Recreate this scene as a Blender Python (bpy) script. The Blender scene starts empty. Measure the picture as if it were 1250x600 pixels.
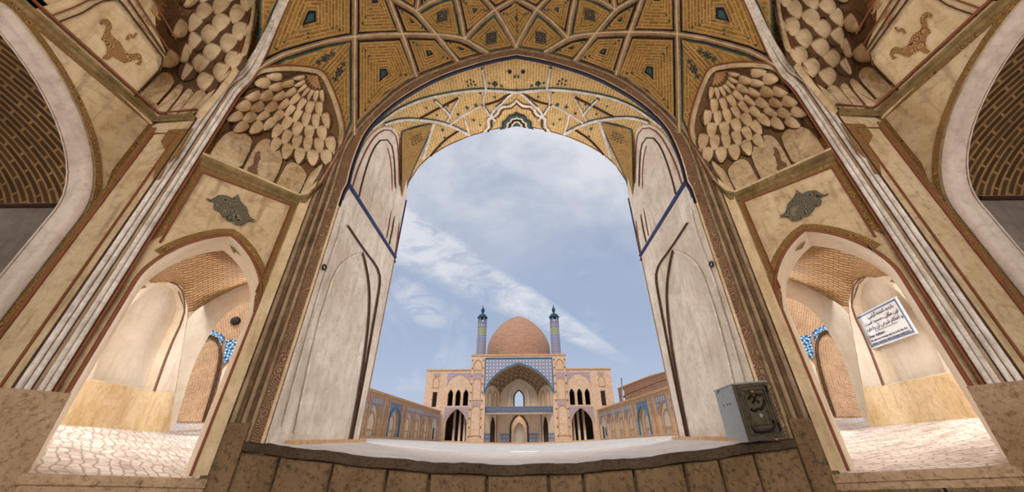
import bpy, math, random
import numpy as np
from mathutils import Vector, Matrix
from mathutils.geometry import tessellate_polygon

random.seed(7)
sc = bpy.context.scene
COL = sc.collection
R = math.radians

# ------------------------------------------------------------------ camera
F, TH, ROLL, CX, CY = 408.7, R(29.6), R(0.45), 632.0, 300.0
cam_d = bpy.data.cameras.new('camera'); cam = bpy.data.objects.new('camera', cam_d); COL.objects.link(cam)
cam_d.sensor_fit = 'HORIZONTAL'; cam_d.sensor_width = 36; cam_d.lens = 36 * F / 1250
cam_d.shift_x = -(CX - 625) / 1250; cam_d.clip_start = .05; cam_d.clip_end = 500
_c, _s = math.cos(ROLL), math.sin(ROLL)
_r0 = Vector((1, 0, 0)); _u0 = Vector((0, -math.sin(TH), math.cos(TH))); _f0 = Vector((0, math.cos(TH), math.sin(TH)))
_rx = _r0 * _c - _u0 * _s; _up = _r0 * _s + _u0 * _c
cam.matrix_world = Matrix(((_rx.x, _up.x, -_f0.x, 0), (_rx.y, _up.y, -_f0.y, 0), (_rx.z, _up.z, -_f0.z, 0), (0, 0, 0, 1)))
sc.camera = cam
sc.view_settings.view_transform = 'Standard'; sc.view_settings.look = 'None'
sc.view_settings.gamma = 1; sc.view_settings.use_curve_mapping = False
sc.view_settings.exposure = 0.12
sc.cycles.use_denoising = True
sc.cycles.max_bounces = 8; sc.cycles.diffuse_bounces = 5

# ------------------------------------------------------------------ light
def area(name, loc, target, sx, sy, power, color):
    d = bpy.data.lights.new(name, 'AREA'); d.shape = 'RECTANGLE'; d.size = sx; d.size_y = sy; d.energy = power; d.color = color
    o = bpy.data.objects.new(name, d); COL.objects.link(o); o.location = loc
    o.rotation_euler = (Vector(target) - Vector(loc)).to_track_quat('-Z', 'Y').to_euler()
    return o
area('entrance_fill', (0, -2.6, 1.8), (0, 3, 3.4), 5.5, 4.5, 300, (1.0, .91, .78))  # added fill lamp behind the camera, stands in for light from the open back
for s_ in (-1, 1):
    area('passage_fill', (s_ * 5.1, 3.75, 2.3), (s_ * 6.5, 6.8, .6), 1.2, 1.8, 130, (1.0, .97, .91))  # added lamp hidden behind the doorway wall to brighten the passage
    area('side_bay_fill', (s_ * 5.4, .5, 1.0), (s_ * 5.4, 2.2, 2.4), 1.0, 1.2, 9, (1.0, .90, .80))  # added lamp inside the closed bay, out of view
    area('courtyard_fill', (s_ * 5.9, 8.6, 2.6), (-s_ * 2.0, 5.0, 3.6), 2.2, 5.0, 330, (1.0, .96, .92))  # added unseen lamp outside the arch that lifts the reveals and soffit
sd = bpy.data.lights.new('sun', 'SUN'); sd.energy = 2.3; sd.angle = R(25); sd.color = (1, .95, .88)
so = bpy.data.objects.new('sun', sd); COL.objects.link(so)
so.rotation_euler = Vector((.15, .80, -.85)).to_track_quat('-Z', 'Y').to_euler()

def c(r, g, b):
    f = lambda v: ((v / 255 + .055) / 1.055) ** 2.4 if v > 10 else v / 255 / 12.92
    return (f(r), f(g), f(b), 1)

class NT:
    """small helper round a node tree"""
    def __init__(s, t): s.t = t; s.n = t.nodes; s.l = t.links
    def node(s, ty, **kw):
        x = s.n.new(ty)
        for k, v in kw.items():
            if isinstance(k, str) and hasattr(x, k) and k not in x.inputs.keys(): setattr(x, k, v)
            else: x.inputs[k].default_value = v
        return x
    def link(s, a, b): s.l.new(a, b)
    def math(s, op, a, b=None, clamp=False):
        m = s.n.new('ShaderNodeMath'); m.operation = op; m.use_clamp = clamp
        for i, v in enumerate((a, b)):
            if v is None: continue
            if hasattr(v, 'links'): s.l.new(v, m.inputs[i])
            else: m.inputs[i].default_value = v
        return m.outputs[0]
    def ramp(s, fac, stops, interp='LINEAR'):
        r = s.n.new('ShaderNodeValToRGB'); r.color_ramp.interpolation = interp
        e = r.color_ramp.elements
        while len(e) < len(stops): e.new(.5)
        for i, (p, col) in enumerate(stops):
            e[i].position = p; e[i].color = col if hasattr(col, '__len__') else (col, col, col, 1)
        s.l.new(fac, r.inputs[0]); return r.outputs[0]
    def mix(s, fac, a, b, mode='MIX'):
        m = s.n.new('ShaderNodeMix'); m.data_type = 'RGBA'; m.blend_type = mode
        for i, v in ((0, fac), (6, a), (7, b)):
            if hasattr(v, 'links'): s.l.new(v, m.inputs[i])
            else: m.inputs[i].default_value = v
        return m.outputs[2]
    def noise(s, vec, scale, detail=4, rough=.55, dist=0):
        n = s.n.new('ShaderNodeTexNoise'); n.inputs['Scale'].default_value = scale; n.inputs['Detail'].default_value = detail
        n.inputs['Roughness'].default_value = rough; n.inputs['Distortion'].default_value = dist
        if vec is not None: s.l.new(vec, n.inputs['Vector'])
        return n.outputs['Fac']
    def mapping(s, vec, scale=(1, 1, 1), rot=(0, 0, 0), loc=(0, 0, 0)):
        m = s.n.new('ShaderNodeMapping'); m.inputs['Scale'].default_value = scale; m.inputs['Rotation'].default_value = rot
        m.inputs['Location'].default_value = loc; s.l.new(vec, m.inputs['Vector']); return m.outputs[0]

# ------------------------------------------------------------------ sky
w = bpy.data.worlds.new('world'); sc.world = w; w.use_nodes = True; w.node_tree.nodes.clear()
N = NT(w.node_tree)
tc = N.node('ShaderNodeTexCoord').outputs['Generated']
sep = N.node('ShaderNodeSeparateXYZ'); N.link(tc, sep.inputs[0])
X, Y, Z = sep.outputs
# a view of the cloud sheet: direction divided by its forward component
yy = N.math('MAXIMUM', N.math('ABSOLUTE', Y), .12)
cx_ = N.math('DIVIDE', X, yy); cz_ = N.math('DIVIDE', Z, yy)
base = N.ramp(cz_, [(0, c(184, 196, 216)), (.25, c(160, 177, 204)), (.6, c(148, 164, 192)), (1.0, c(165, 176, 196))])
cmb = N.node('ShaderNodeCombineXYZ'); N.link(cx_, cmb.inputs[0]); N.link(cz_, cmb.inputs[1])
n1 = N.noise(N.mapping(cmb.outputs[0], (2.0, 2.6, 1), (0, 0, R(28))), 1.5, 8, .6, .35)
n2 = N.noise(N.mapping(cmb.outputs[0], (1.4, 1.4, 1), (0, 0, 0), (3.1, 1.7, 0)), 1.6, 7, .6, .2)
n3 = N.noise(N.mapping(cmb.outputs[0], (3.2, 6.5, 1), (0, 0, R(28))), 2.6, 8, .65, .6)
# streak: distance from the line z = .40 - .62 x, wide on the left and thin on the right
d = N.math('ABSOLUTE', N.math('SUBTRACT', N.math('SUBTRACT', N.math('MULTIPLY', cx_, -.62), cz_), -.38))
wdt = N.math('MAXIMUM', N.math('MULTIPLY', N.math('SUBTRACT', .40, cx_), .20), .012)
band = N.math('SUBTRACT', 1, N.math('DIVIDE', d, wdt), True)
streak = N.math('MULTIPLY', N.ramp(band, [(0, 0), (.5, 1)]), N.ramp(N.math('ADD', n1, N.math('MULTIPLY', N.math('SUBTRACT', n3, .5), 1.1)), [(.28, .1), (.60, 1)]))
streak = N.math('MULTIPLY', streak, N.ramp(N.math('ADD', cx_, .5), [(0, 1), (.66, 1), (.84, 0)]))
pd = N.math('ADD', N.math('POWER', N.math('DIVIDE', N.math('ADD', cx_, .31), .11), 2), N.math('POWER', N.math('DIVIDE', N.math('SUBTRACT', N.math('ADD', cz_, N.math('MULTIPLY', cx_, .55)), .20), .075), 2))
patch = N.math('MULTIPLY', N.math('SUBTRACT', 1, pd, True), N.ramp(n3, [(.38, 0), (.62, 1)]))
streak = N.math('MAXIMUM', streak, patch)
high = N.math('MULTIPLY', N.ramp(cz_, [(.35, 0), (.85, 1)]), N.ramp(n2, [(.34, .1), (.60, .9)]))
wisps = N.math('MULTIPLY', N.ramp(n1, [(.56, 0), (.74, .55)]), 1)
clouds = N.math('MAXIMUM', N.math('MAXIMUM', N.math('MULTIPLY', streak, .85), high), wisps, True)
sky = N.mix(clouds, base, c(219, 221, 226))
bg = N.node('ShaderNodeBackground'); N.link(sky, bg.inputs[0]); bg.inputs[1].default_value = 1.0
wo = N.node('ShaderNodeOutputWorld'); N.link(bg.outputs[0], wo.inputs[0])

# ------------------------------------------------------------------ materials
def newmat(name, rough=.85, spec=.2):
    m = bpy.data.materials.new(name); m.use_nodes = True
    n = NT(m.node_tree); b = m.node_tree.nodes['Principled BSDF']
    b.inputs['Roughness'].default_value = rough; b.inputs['Specular IOR Level'].default_value = spec
    return m, n, b
def bump(n, b, h, strength=.3, dist=.02):
    x = n.node('ShaderNodeBump'); x.inputs['Strength'].default_value = strength; x.inputs['Distance'].default_value = dist
    n.link(h, x.inputs['Height']); n.link(x.outputs[0], b.inputs['Normal'])
def objco(n): return n.node('ShaderNodeTexCoord').outputs['Object']
def plain(name, col, rough=.8, metal=0, var=.12, scale=6):
    m, n, b = newmat(name, rough); f = n.noise(objco(n), scale, 5)
    d = tuple(v * (1 - var * 2) for v in col[:3]) + (1,)
    n.link(n.ramp(f, [(.3, d), (.7, col)]), b.inputs['Base Color']); b.inputs['Metallic'].default_value = metal
    return m
def plaster(name, light, dark, stain, scale=1.3, amt=.6):
    """worn plaster: two tones, streaks and blotches"""
    m, n, b = newmat(name, .9, .1); o = objco(n)
    f1 = n.noise(o, scale, 7, .62, .4); f2 = n.noise(n.mapping(o, (5, 5, .8)), scale, 5, .6); f3 = n.noise(o, scale * 7, 5, .7)
    col = n.mix(n.ramp(f1, [(.35, 0), (.68, 1)]), light, dark)
    col = n.mix(n.math('MULTIPLY', n.ramp(f2, [(.52, 0), (.75, 1)]), amt), col, stain)
    col = n.mix(n.math('MULTIPLY', n.ramp(f3, [(.52, 0), (.72, 1)]), amt * .7), col, stain)
    f4 = n.noise(o, scale * 2.6, 6, .7, 1.2); col = n.mix(n.math('MULTIPLY', n.ramp(f4, [(.5, 0), (.64, 1)]), amt * .45), col, stain)
    n.link(col, b.inputs['Base Color']); bump(n, b, f3, .18, .015); return m
def stone(name, a, bcol, dcol):
    m, n, b = newmat(name, .85, .15); o = objco(n)
    f1 = n.noise(o, 2.2, 6, .65, .3); f2 = n.noise(o, 22, 6, .75); f3 = n.noise(o, 60, 3, .7)
    col = n.mix(n.ramp(f1, [(.3, 0), (.7, 1)]), a, bcol)
    col = n.mix(n.ramp(f2, [(.5, 0), (.66, .85)]), col, dcol)
    col = n.mix(n.ramp(f3, [(.58, 0), (.75, .5)]), col, tuple(min(1, v * 1.7) for v in a[:3]) + (1,))
    n.link(col, b.inputs['Base Color']); bump(n, b, f2, .5, .02); return m
def bricks(name, c1, c2, mortar, bw=.2, bh=.05, ms=.012, uv=True, edge=None, edgew=.035, rot=0, bstr=.35, dirt=None):
    m, n, b = newmat(name, .85, .15)
    v = n.node('ShaderNodeTexCoord').outputs['UV' if uv else 'Object']
    src = v
    if rot: v = n.mapping(v, (1, 1, 1), (0, 0, rot))
    t = n.node('ShaderNodeTexBrick'); t.inputs['Color1'].default_value = c1; t.inputs['Color2'].default_value = c2; t.inputs['Mortar'].default_value = mortar
    t.inputs['Scale'].default_value = 1; t.inputs['Brick Width'].default_value = bw; t.inputs['Row Height'].default_value = bh
    t.inputs['Mortar Size'].default_value = ms; t.inputs['Mortar Smooth'].default_value = .3; t.inputs['Bias'].default_value = -.1
    n.link(v, t.inputs['Vector'])
    o = objco(n); f = n.noise(o, 3.5, 6, .65)
    col = n.mix(n.ramp(f, [(.35, 0), (.75, .55)]), t.outputs[0], dirt or tuple(x * .45 for x in c1[:3]) + (1,))
    if edge:
        sp = n.node('ShaderNodeSeparateXYZ'); n.link(src, sp.inputs[0])
        col = n.mix(n.math('LESS_THAN', sp.outputs[1], edgew), col, edge)
    n.link(col, b.inputs['Base Color']); bump(n, b, t.outputs['Fac'], -bstr, .01); return m
def scroll(name, ground, line, scale=14, wd=.12, third=None, uv=False):
    """carved or painted scrollwork: curled lines over a ground"""
    m, n, b = newmat(name, .85, .15)
    o = n.node('ShaderNodeTexCoord').outputs['UV' if uv else 'Object']
    v = n.node('ShaderNodeTexVoronoi'); v.inputs['Scale'].default_value = scale; n.link(o, v.inputs['Vector'])
    ring = n.math('ABSOLUTE', n.math('SINE', n.math('MULTIPLY', v.outputs['Distance'], 17)))
    f = n.ramp(ring, [(wd, 1), (wd + .35, 0)])
    col = n.mix(f, ground, line)
    if third: col = n.mix(n.ramp(n.noise(o, scale * 1.3, 3), [(.52, 0), (.6, .8)]), col, third)
    col = n.mix(n.ramp(n.noise(o, 2.5, 5), [(.4, 0), (.8, .5)]), col, tuple(x * .5 for x in ground[:3]) + (1,))
    n.link(col, b.inputs['Base Color']); bump(n, b, ring, .5, .015); return m
def tiles(name, c1, c2, c3, size=.25, rot=45):
    m, n, b = newmat(name, .35, .5); o = n.mapping(n.node('ShaderNodeTexCoord').outputs['UV'], (1 / size,) * 3, (0, 0, R(rot)))
    k = n.node('ShaderNodeTexChecker'); k.inputs['Scale'].default_value = 1; k.inputs['Color1'].default_value = c1; k.inputs['Color2'].default_value = c2
    n.link(o, k.inputs['Vector'])
    v = n.node('ShaderNodeTexVoronoi'); v.inputs['Scale'].default_value = 1.0; v.inputs['Randomness'].default_value = .0; n.link(o, v.inputs['Vector'])
    col = n.mix(n.math('LESS_THAN', v.outputs['Distance'], .27), k.outputs[0], c3)
    n.link(col, b.inputs['Base Color']); return m

M = {}
M['white'] = plaster('white_plaster', c(226, 216, 204), c(196, 182, 166), c(150, 132, 112), 1.4, .55)
M['white_clean'] = plaster('passage_plaster', c(238, 226, 208), c(222, 205, 182), c(200, 165, 118), 1.2, .35)
M['white_trim'] = plaster('painted_moulding', c(238, 230, 222), c(190, 178, 166), c(120, 105, 95), 5, .5)
M['dado'] = plaster('ochre_dado', c(232, 208, 168), c(214, 182, 132), c(170, 130, 85), 2.2, .6)
M['tan'] = plaster('tan_plaster', c(214, 192, 158), c(190, 164, 126), c(128, 100, 68), 1.6, .75)
M['cream'] = plaster('cream_plaster', c(228, 206, 170), c(206, 180, 140), c(150, 118, 82), 2.0, .5)
M['arch_white'] = plaster('archivolt_plaster', c(214, 200, 190), c(188, 172, 160), c(140, 122, 108), 2.0, .5)
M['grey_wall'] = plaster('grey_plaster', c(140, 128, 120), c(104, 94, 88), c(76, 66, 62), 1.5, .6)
M['cell'] = plaster('muqarnas_plaster', c(216, 194, 160), c(180, 150, 114), c(112, 84, 58), 3.5, .65)
m, n, b = newmat('muqarnas_cell_plaster', .9, .1); o = objco(n)   # cream cell with a painted brown outline
sp = n.node('ShaderNodeSeparateXYZ'); n.link(n.node('ShaderNodeTexCoord').outputs['UV'], sp.inputs[0])
ed = n.math('MAXIMUM', n.math('ABSOLUTE', sp.outputs[0]), sp.outputs[1])
col = n.mix(n.ramp(n.noise(o, 4, 6, .65), [(.35, 0), (.7, 1)]), c(224, 202, 168), c(178, 148, 112))
col = n.mix(n.ramp(ed, [(.66, 0), (.76, 1)]), col, c(98, 70, 50))
n.link(col, b.inputs['Base Color']); M['petal'] = m
M['groove'] = plain('groove_brown', c(84, 56, 42), .9)
M['outline'] = plain('umber_outline', c(92, 62, 42), .9)
M['darkroll'] = plaster('dark_colonnette', c(112, 92, 70), c(66, 50, 40), c(150, 122, 84), 4, .5)
M['tanroll'] = plaster('tan_colonnette', c(176, 152, 124), c(136, 112, 88), c(86, 66, 50), 4, .5)
M['olive'] = plaster('olive_cornice', c(150, 128, 88), c(112, 92, 60), c(70, 54, 34), 4, .6)
M['blue_line'] = plain('blue_paint', c(58, 66, 110), .6)
M['deep_blue'] = plain('deep_blue_tile', c(46, 50, 84), .5)
M['navy'] = plain('navy_tile', c(30, 30, 52), .45)
M['teal'] = plain('teal_tile', c(58, 88, 88), .4)
M['red_line'] = plain('red_brown_paint', c(138, 84, 58), .7)
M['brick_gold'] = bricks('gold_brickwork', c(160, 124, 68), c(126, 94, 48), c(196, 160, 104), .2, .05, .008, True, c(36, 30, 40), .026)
M['brick_gold_teal'] = bricks('gold_brickwork_teal_edge', c(158, 122, 66), c(126, 94, 48), c(190, 154, 98), .21, .055, .010, True, c(40, 78, 80), .026)
M['brick_soffit'] = bricks('lit_painted_gold_brickwork', c(206, 168, 104), c(188, 146, 84), c(224, 198, 150), .2, .06, .012, True, None)  # paler copy of the gold brick, daylight put into its colour
M['brick_shell'] = bricks('plain_vault_brick', c(150, 112, 56), c(128, 92, 42), c(176, 140, 84), .25, .07, .012, True)
M['brick_vault'] = bricks('buff_vault_brick', c(196, 156, 104), c(170, 128, 80), c(112, 82, 54), .26, .062, .016, True, bstr=.6)
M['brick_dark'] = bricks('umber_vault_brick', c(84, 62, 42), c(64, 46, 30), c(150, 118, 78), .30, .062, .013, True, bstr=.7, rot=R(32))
M['brick_far'] = bricks('salmon_brick', c(210, 180, 152), c(194, 160, 130), c(222, 194, 168), .5, .14, .02, True, bstr=.1, dirt=c(176, 132, 104))
M['brick_dome'] = bricks('dome_brick', c(176, 134, 110), c(150, 112, 92), c(188, 150, 124), .6, .22, .03, True, bstr=.1, dirt=c(138, 100, 82))
M['brick_court'] = bricks('orange_brick', c(208, 164, 126), c(190, 144, 106), c(222, 190, 156), .24, .06, .012, True)
M['far_plaster'] = plaster('far_plaster', c(226, 208, 186), c(212, 190, 164), c(170, 140, 112), .6, .4)
M['pale_plaster'] = plaster('pale_plaster', c(222, 216, 208), c(206, 198, 188), c(180, 164, 148), .8, .4)
M['dark_in'] = plain('interior_shade_colour', c(92, 72, 60), .9)  # dark brown standing in for the shade inside openings
M['tile_spandrel'] = tiles('blue_white_tilework', c(134, 138, 158), c(182, 174, 172), c(88, 102, 146), .30)
M['tile_lilac'] = tiles('lilac_tilework', c(164, 142, 146), c(178, 152, 144), c(134, 122, 148), .24)
M['tile_blue'] = tiles('cobalt_tilework', c(84, 98, 140), c(104, 116, 148), c(132, 142, 166), .24)
M['tile_slate'] = tiles('slate_blue_tilework', c(84, 92, 112), c(106, 112, 128), c(66, 76, 100), .24)
M['tile_turq'] = tiles('turquoise_tilework', c(70, 160, 200), c(40, 84, 150), c(226, 236, 240), .09)
M['turq'] = plain('turquoise_border', c(60, 124, 158), .4)
M['minaret_tile'] = tiles('minaret_tilework', c(134, 126, 142), c(158, 146, 150), c(96, 100, 132), .24)
M['minaret_yellow'] = tiles('yellow_green_tilework', c(148, 146, 104), c(124, 130, 104), c(170, 162, 122), .24)
M['minaret_blue'] = tiles('minaret_blue_tilework', c(120, 136, 170), c(100, 112, 146), c(156, 166, 190), .24)
M['cap'] = plain('dark_teal_metal', c(38, 72, 82), .45)
M['scroll_brown'] = scroll('carved_arabesque', c(116, 88, 68), c(172, 140, 112), 9, .3)
M['scroll_gold'] = scroll('gilt_border', c(156, 120, 72), c(84, 58, 34), 16, .25)
M['scroll_red'] = scroll('red_floral_paint', c(196, 156, 112), c(132, 72, 44), 17, .25)
M['scroll_orn'] = scroll('gold_brown_scroll_paint', c(186, 146, 98), c(104, 64, 40), 13, .35)
M['scroll_umber'] = scroll('umber_floral_paint', c(150, 118, 84), c(74, 50, 36), 15, .35)
M['scroll_slate'] = scroll('slate_carving', c(128, 118, 96), c(44, 44, 42), 11, .4, c(96, 96, 88))
M['scroll_muq'] = scroll('painted_star_ground', c(142, 110, 78), c(82, 58, 42), 12, .4)
M['muq_far'] = tiles('painted_iwan_vault', c(120, 100, 74), c(160, 134, 92), c(70, 66, 74), .5)
M['stone'] = stone('granular_stone', c(142, 116, 86), c(110, 88, 64), c(52, 40, 28))
M['stone_lip'] = stone('dark_stone_lip', c(96, 80, 64), c(72, 58, 46), c(38, 30, 24))
M['stone_light'] = stone('pale_stone', c(196, 170, 140), c(168, 138, 106), c(110, 80, 54))
M['plinth'] = stone('orange_plinth_stone', c(206, 170, 128), c(184, 142, 100), c(150, 108, 72))
M['box_side'] = plain('pale_grey_paint', c(150, 156, 158), .45, .0, .08, 20)
M['box_front'] = stone('dark_cast_iron', c(92, 84, 68), c(70, 64, 54), c(40, 36, 30))
M['iron'] = plain('black_iron', c(40, 36, 32), .4, .5)
M['brass'] = plain('brass', c(150, 110, 50), .4, .6)
M['sign_white'] = plain('white_enamel', c(232, 232, 232), .4, 0, .03)
M['sign_blue'] = plain('slate_blue_enamel', c(92, 112, 150), .4, 0, .03)
M['ink'] = plain('dark_ink', c(34, 36, 54), .5, 0, .02)
M['lamp_glass'] = plain('smoked_dome', c(60, 54, 50), .15, 0, .02)
M['door_wood'] = plain('dark_wood', c(86, 66, 50), .6)
# ground materials
m, n, b = newmat('courtyard_paving', .8); o = objco(n)
t = n.node('ShaderNodeTexBrick'); t.inputs['Scale'].default_value = 1; t.inputs['Brick Width'].default_value = .5; t.inputs['Row Height'].default_value = .5
t.inputs['Color1'].default_value = c(216, 210, 206); t.inputs['Color2'].default_value = c(202, 196, 192); t.inputs['Mortar'].default_value = c(170, 160, 152); t.inputs['Mortar Size'].default_value = .015
n.link(n.mapping(o, (1, 1, 1), (0, 0, R(45))), t.inputs['Vector'])
n.link(n.mix(n.ramp(n.noise(o, .8, 6), [(.35, 0), (.75, .5)]), t.outputs[0], c(182, 172, 164)), b.inputs['Base Color']); M['court'] = m
M['threshold'] = plaster('worn_threshold', c(232, 228, 226), c(214, 206, 200), c(180, 166, 154), 2, .4)
m, n, b = newmat('worn_brick_paving', .8); o = objco(n)
t = n.node('ShaderNodeTexBrick'); t.inputs['Scale'].default_value = 1; t.inputs['Brick Width'].default_value = .2; t.inputs['Row Height'].default_value = .085
t.inputs['Color1'].default_value = c(232, 222, 212); t.inputs['Color2'].default_value = c(216, 202, 190); t.inputs['Mortar'].default_value = c(180, 160, 150); t.inputs['Mortar Size'].default_value = .01
wob = n.node('ShaderNodeVectorMath'); wob.operation = 'ADD'
nc_ = n.node('ShaderNodeTexNoise'); nc_.inputs['Scale'].default_value = 2.5; n.link(o, nc_.inputs['Vector'])
sc2 = n.node('ShaderNodeVectorMath'); sc2.operation = 'SCALE'; sc2.inputs['Scale'].default_value = .22; n.link(nc_.outputs['Color'], sc2.inputs[0])
n.link(n.mapping(o, (1, 1, 0), (0, 0, R(38))), wob.inputs[0]); n.link(sc2.outputs[0], wob.inputs[1]); n.link(wob.outputs[0], t.inputs['Vector'])
f = n.noise(n.mapping(o, (1, 1, .2)), 3.5, 7, .7, .5)
n.link(n.mix(n.ramp(f, [(.46, 0), (.64, .8)]), t.outputs[0], c(160, 138, 130)), b.inputs['Base Color']); bump(n, b, f, .5, .03); M['paving'] = m

# ------------------------------------------------------------------ geometry helpers
def ray(px, py):
    dx, dy = px - CX, CY - py
    x = (dx * _c + dy * _s) / F; y = (-dx * _s + dy * _c) / F
    # undo the roll of the camera
    x, y = ((dx * _c - dy * -_s) / F, (dy * _c - dx * _s) / F)
    return np.array([x, math.cos(TH) - y * math.sin(TH), math.sin(TH) + y * math.cos(TH)])
def onp(p, nrm, d): r = ray(*p); return r * (d / float(np.dot(r, nrm)))
def onX(p, v): return onp(p, np.array([1., 0, 0]), v)
def onY(p, v): return onp(p, np.array([0, 1., 0]), v)
DN, DD = np.array([-1., 1., 0]), 6.83          # plane of the diagonal bays
def onD(p, off=0.): return onp(p, DN, DD - off * 1.4142)
def dpt(s, z, off=0.):                          # point of the diagonal bay: along, up, towards the room
    h = .70711
    return np.array([-3.415 + s * h + off * h, 3.415 + s * h - off * h, z])

class Drape:
    """smooth surface through measured points (thin plate in inverse distance)"""
    def __init__(s, pts):
        s.p = np.array([[a[0] / 300., a[1] / 300.] for a in pts]); q = np.array([a[2] for a in pts])
        n_ = len(pts); K = s._k(s.p, s.p) + np.eye(n_) * 1e-4; P = np.hstack([np.ones((n_, 1)), s.p])
        A = np.block([[K, P], [P.T, np.zeros((3, 3))]])
        s.w = np.linalg.solve(A, np.concatenate([q, [0, 0, 0]]))
    @staticmethod
    def _k(a, b_):
        r2 = ((a[:, None, :] - b_[None, :, :]) ** 2).sum(-1); return np.where(r2 > 1e-12, .5 * r2 * np.log(np.maximum(r2, 1e-12)), 0)
    def raw(s, p):
        u = np.array([[p[0] / 300., p[1] / 300.]]); q = float(s._k(u, s.p)[0] @ s.w[:-3] + s.w[-3] + s.w[-2] * u[0, 0] + s.w[-1] * u[0, 1])
        return ray(*p) / q
    def nrm(s, p):
        a, b_, c_ = s.raw(p), s.raw((p[0] + 2, p[1])), s.raw((p[0], p[1] + 2))
        v = np.cross(b_ - a, c_ - a); v /= np.linalg.norm(v)
        return v if np.dot(v, a) < 0 else -v
    def __call__(s, p, off=0.):
        a = s.raw(p); return a if off == 0 else a + s.nrm(p) * off
def q_of(p3, p): r = ray(*p); k = int(np.argmax(np.abs(r))); return (p[0], p[1], float(r[k] / p3[k]))

class MB:
    def __init__(s): s.v = []; s.f = []; s.uv = []; s.m = []; s.seen = {}
    def face(s, pts, uvs=None, mi=0):
        i0 = len(s.v); s.v += [tuple(map(float, p)) for p in pts]; s.f.append(tuple(range(i0, i0 + len(pts))))
        if uvs is None:
            a, b_, d_ = np.array(pts[0]), np.array(pts[1]), np.array(pts[-1]); e = b_ - a; L = np.linalg.norm(e) + 1e-9; e = e / L
            n_ = np.cross(e, d_ - a); n_ = n_ / (np.linalg.norm(n_) + 1e-9); g = np.cross(n_, e)
            uvs = [(float(np.dot(np.array(p) - a, e)), float(np.dot(np.array(p) - a, g))) for p in pts]
        s.uv.append([tuple(map(float, u)) for u in uvs]); s.m.append(mi)
    def grid(s, P, UV=None, mi=0):
        """P[i][j] points"""
        nr, nc = len(P), len(P[0])
        if UV is None:
            UV = [[None] * nc for _ in range(nr)]
            for i in range(nr):
                u = 0
                for j in range(nc):
                    if j: u += np.linalg.norm(np.array(P[i][j]) - np.array(P[i][j - 1]))
                    v = 0 if i == 0 else UV[i - 1][j][1] + np.linalg.norm(np.array(P[i][j]) - np.array(P[i - 1][j]))
                    UV[i][j] = (u, v)
        i0 = len(s.v); s.v += [tuple(map(float, p)) for r_ in P for p in r_]
        for i in range(nr - 1):
            for j in range(nc - 1):
                s.f.append((i0 + i * nc + j, i0 + i * nc + j + 1, i0 + (i + 1) * nc + j + 1, i0 + (i + 1) * nc + j))
                s.uv.append([UV[i][j], UV[i][j + 1], UV[i + 1][j + 1], UV[i + 1][j]]); s.m.append(mi)
    def box(s, lo, hi, mi=0):
        x0, y0, z0 = lo; x1, y1, z1 = hi
        s.hexa([(x0, y0, z0), (x1, y0, z0), (x1, y1, z0), (x0, y1, z0)], [(x0, y0, z1), (x1, y0, z1), (x1, y1, z1), (x0, y1, z1)], mi)
    def hexa(s, a, b_, mi=0):
        n_ = len(a); s.face(a[::-1], None, mi); s.face(b_, None, mi)
        for i in range(n_):
            j = (i + 1) % n_; s.face([a[i], a[j], b_[j], b_[i]], None, mi)
    def tube(s, path, r, seg=8, mi=0, cap=True):
        path = [np.array(p, float) for p in path]; rings = []
        up = np.array([0, 0, 1.])
        for i, p in enumerate(path):
            t_ = path[min(i + 1, len(path) - 1)] - path[max(i - 1, 0)]; t_ = t_ / (np.linalg.norm(t_) + 1e-9)
            a = np.cross(t_, up if abs(t_[2]) < .9 else np.array([0, 1., 0])); a /= np.linalg.norm(a); b_ = np.cross(t_, a)
            rr = r if not hasattr(r, '__len__') else r[i]
            rings.append([p + rr * (a * math.cos(2 * math.pi * k / seg) + b_ * math.sin(2 * math.pi * k / seg)) for k in range(seg + 1)])
        s.grid(rings, None, mi)
        if cap: s.face(rings[0][:-1], None, mi); s.face(rings[-1][:-1][::-1], None, mi)
    def lathe(s, prof, cen, seg=24, mi=0):
        s.grid([[(cen[0] + r_ * math.cos(2 * math.pi * k / seg), cen[1] + r_ * math.sin(2 * math.pi * k / seg), z) for k in range(seg + 1)] for r_, z in prof], None, mi)
    def flat(s, fr, outer, holes=(), thick=0, mi=0, side_mi=None, uvs=1):
        """polygon with holes in a frame fr(u, v, off); extruded back by thick"""
        loops = [list(outer)] + [list(h) for h in holes]
        flatp = [p for l in loops for p in l]
        tris = tessellate_polygon([[Vector((p[0], p[1], 0)) for p in l] for l in loops])
        for tr in tris: s.face([fr(*flatp[k], 0) for k in tr], [flatp[k] for k in tr], mi)
        if thick:
            for tr in tris: s.face([fr(*flatp[k], -thick) for k in tr][::-1], [flatp[k] for k in tr][::-1], mi)
            for l in loops:
                u = 0
                for i in range(len(l)):
                    a, b_ = l[i], l[(i + 1) % len(l)]; L = math.hypot(a[0] - b_[0], a[1] - b_[1])
                    s.face([fr(*a, 0), fr(*b_, 0), fr(*b_, -thick), fr(*a, -thick)], [(u, 0), (u + L, 0), (u + L, thick), (u, thick)], mi if side_mi is None else side_mi); u += L

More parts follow.
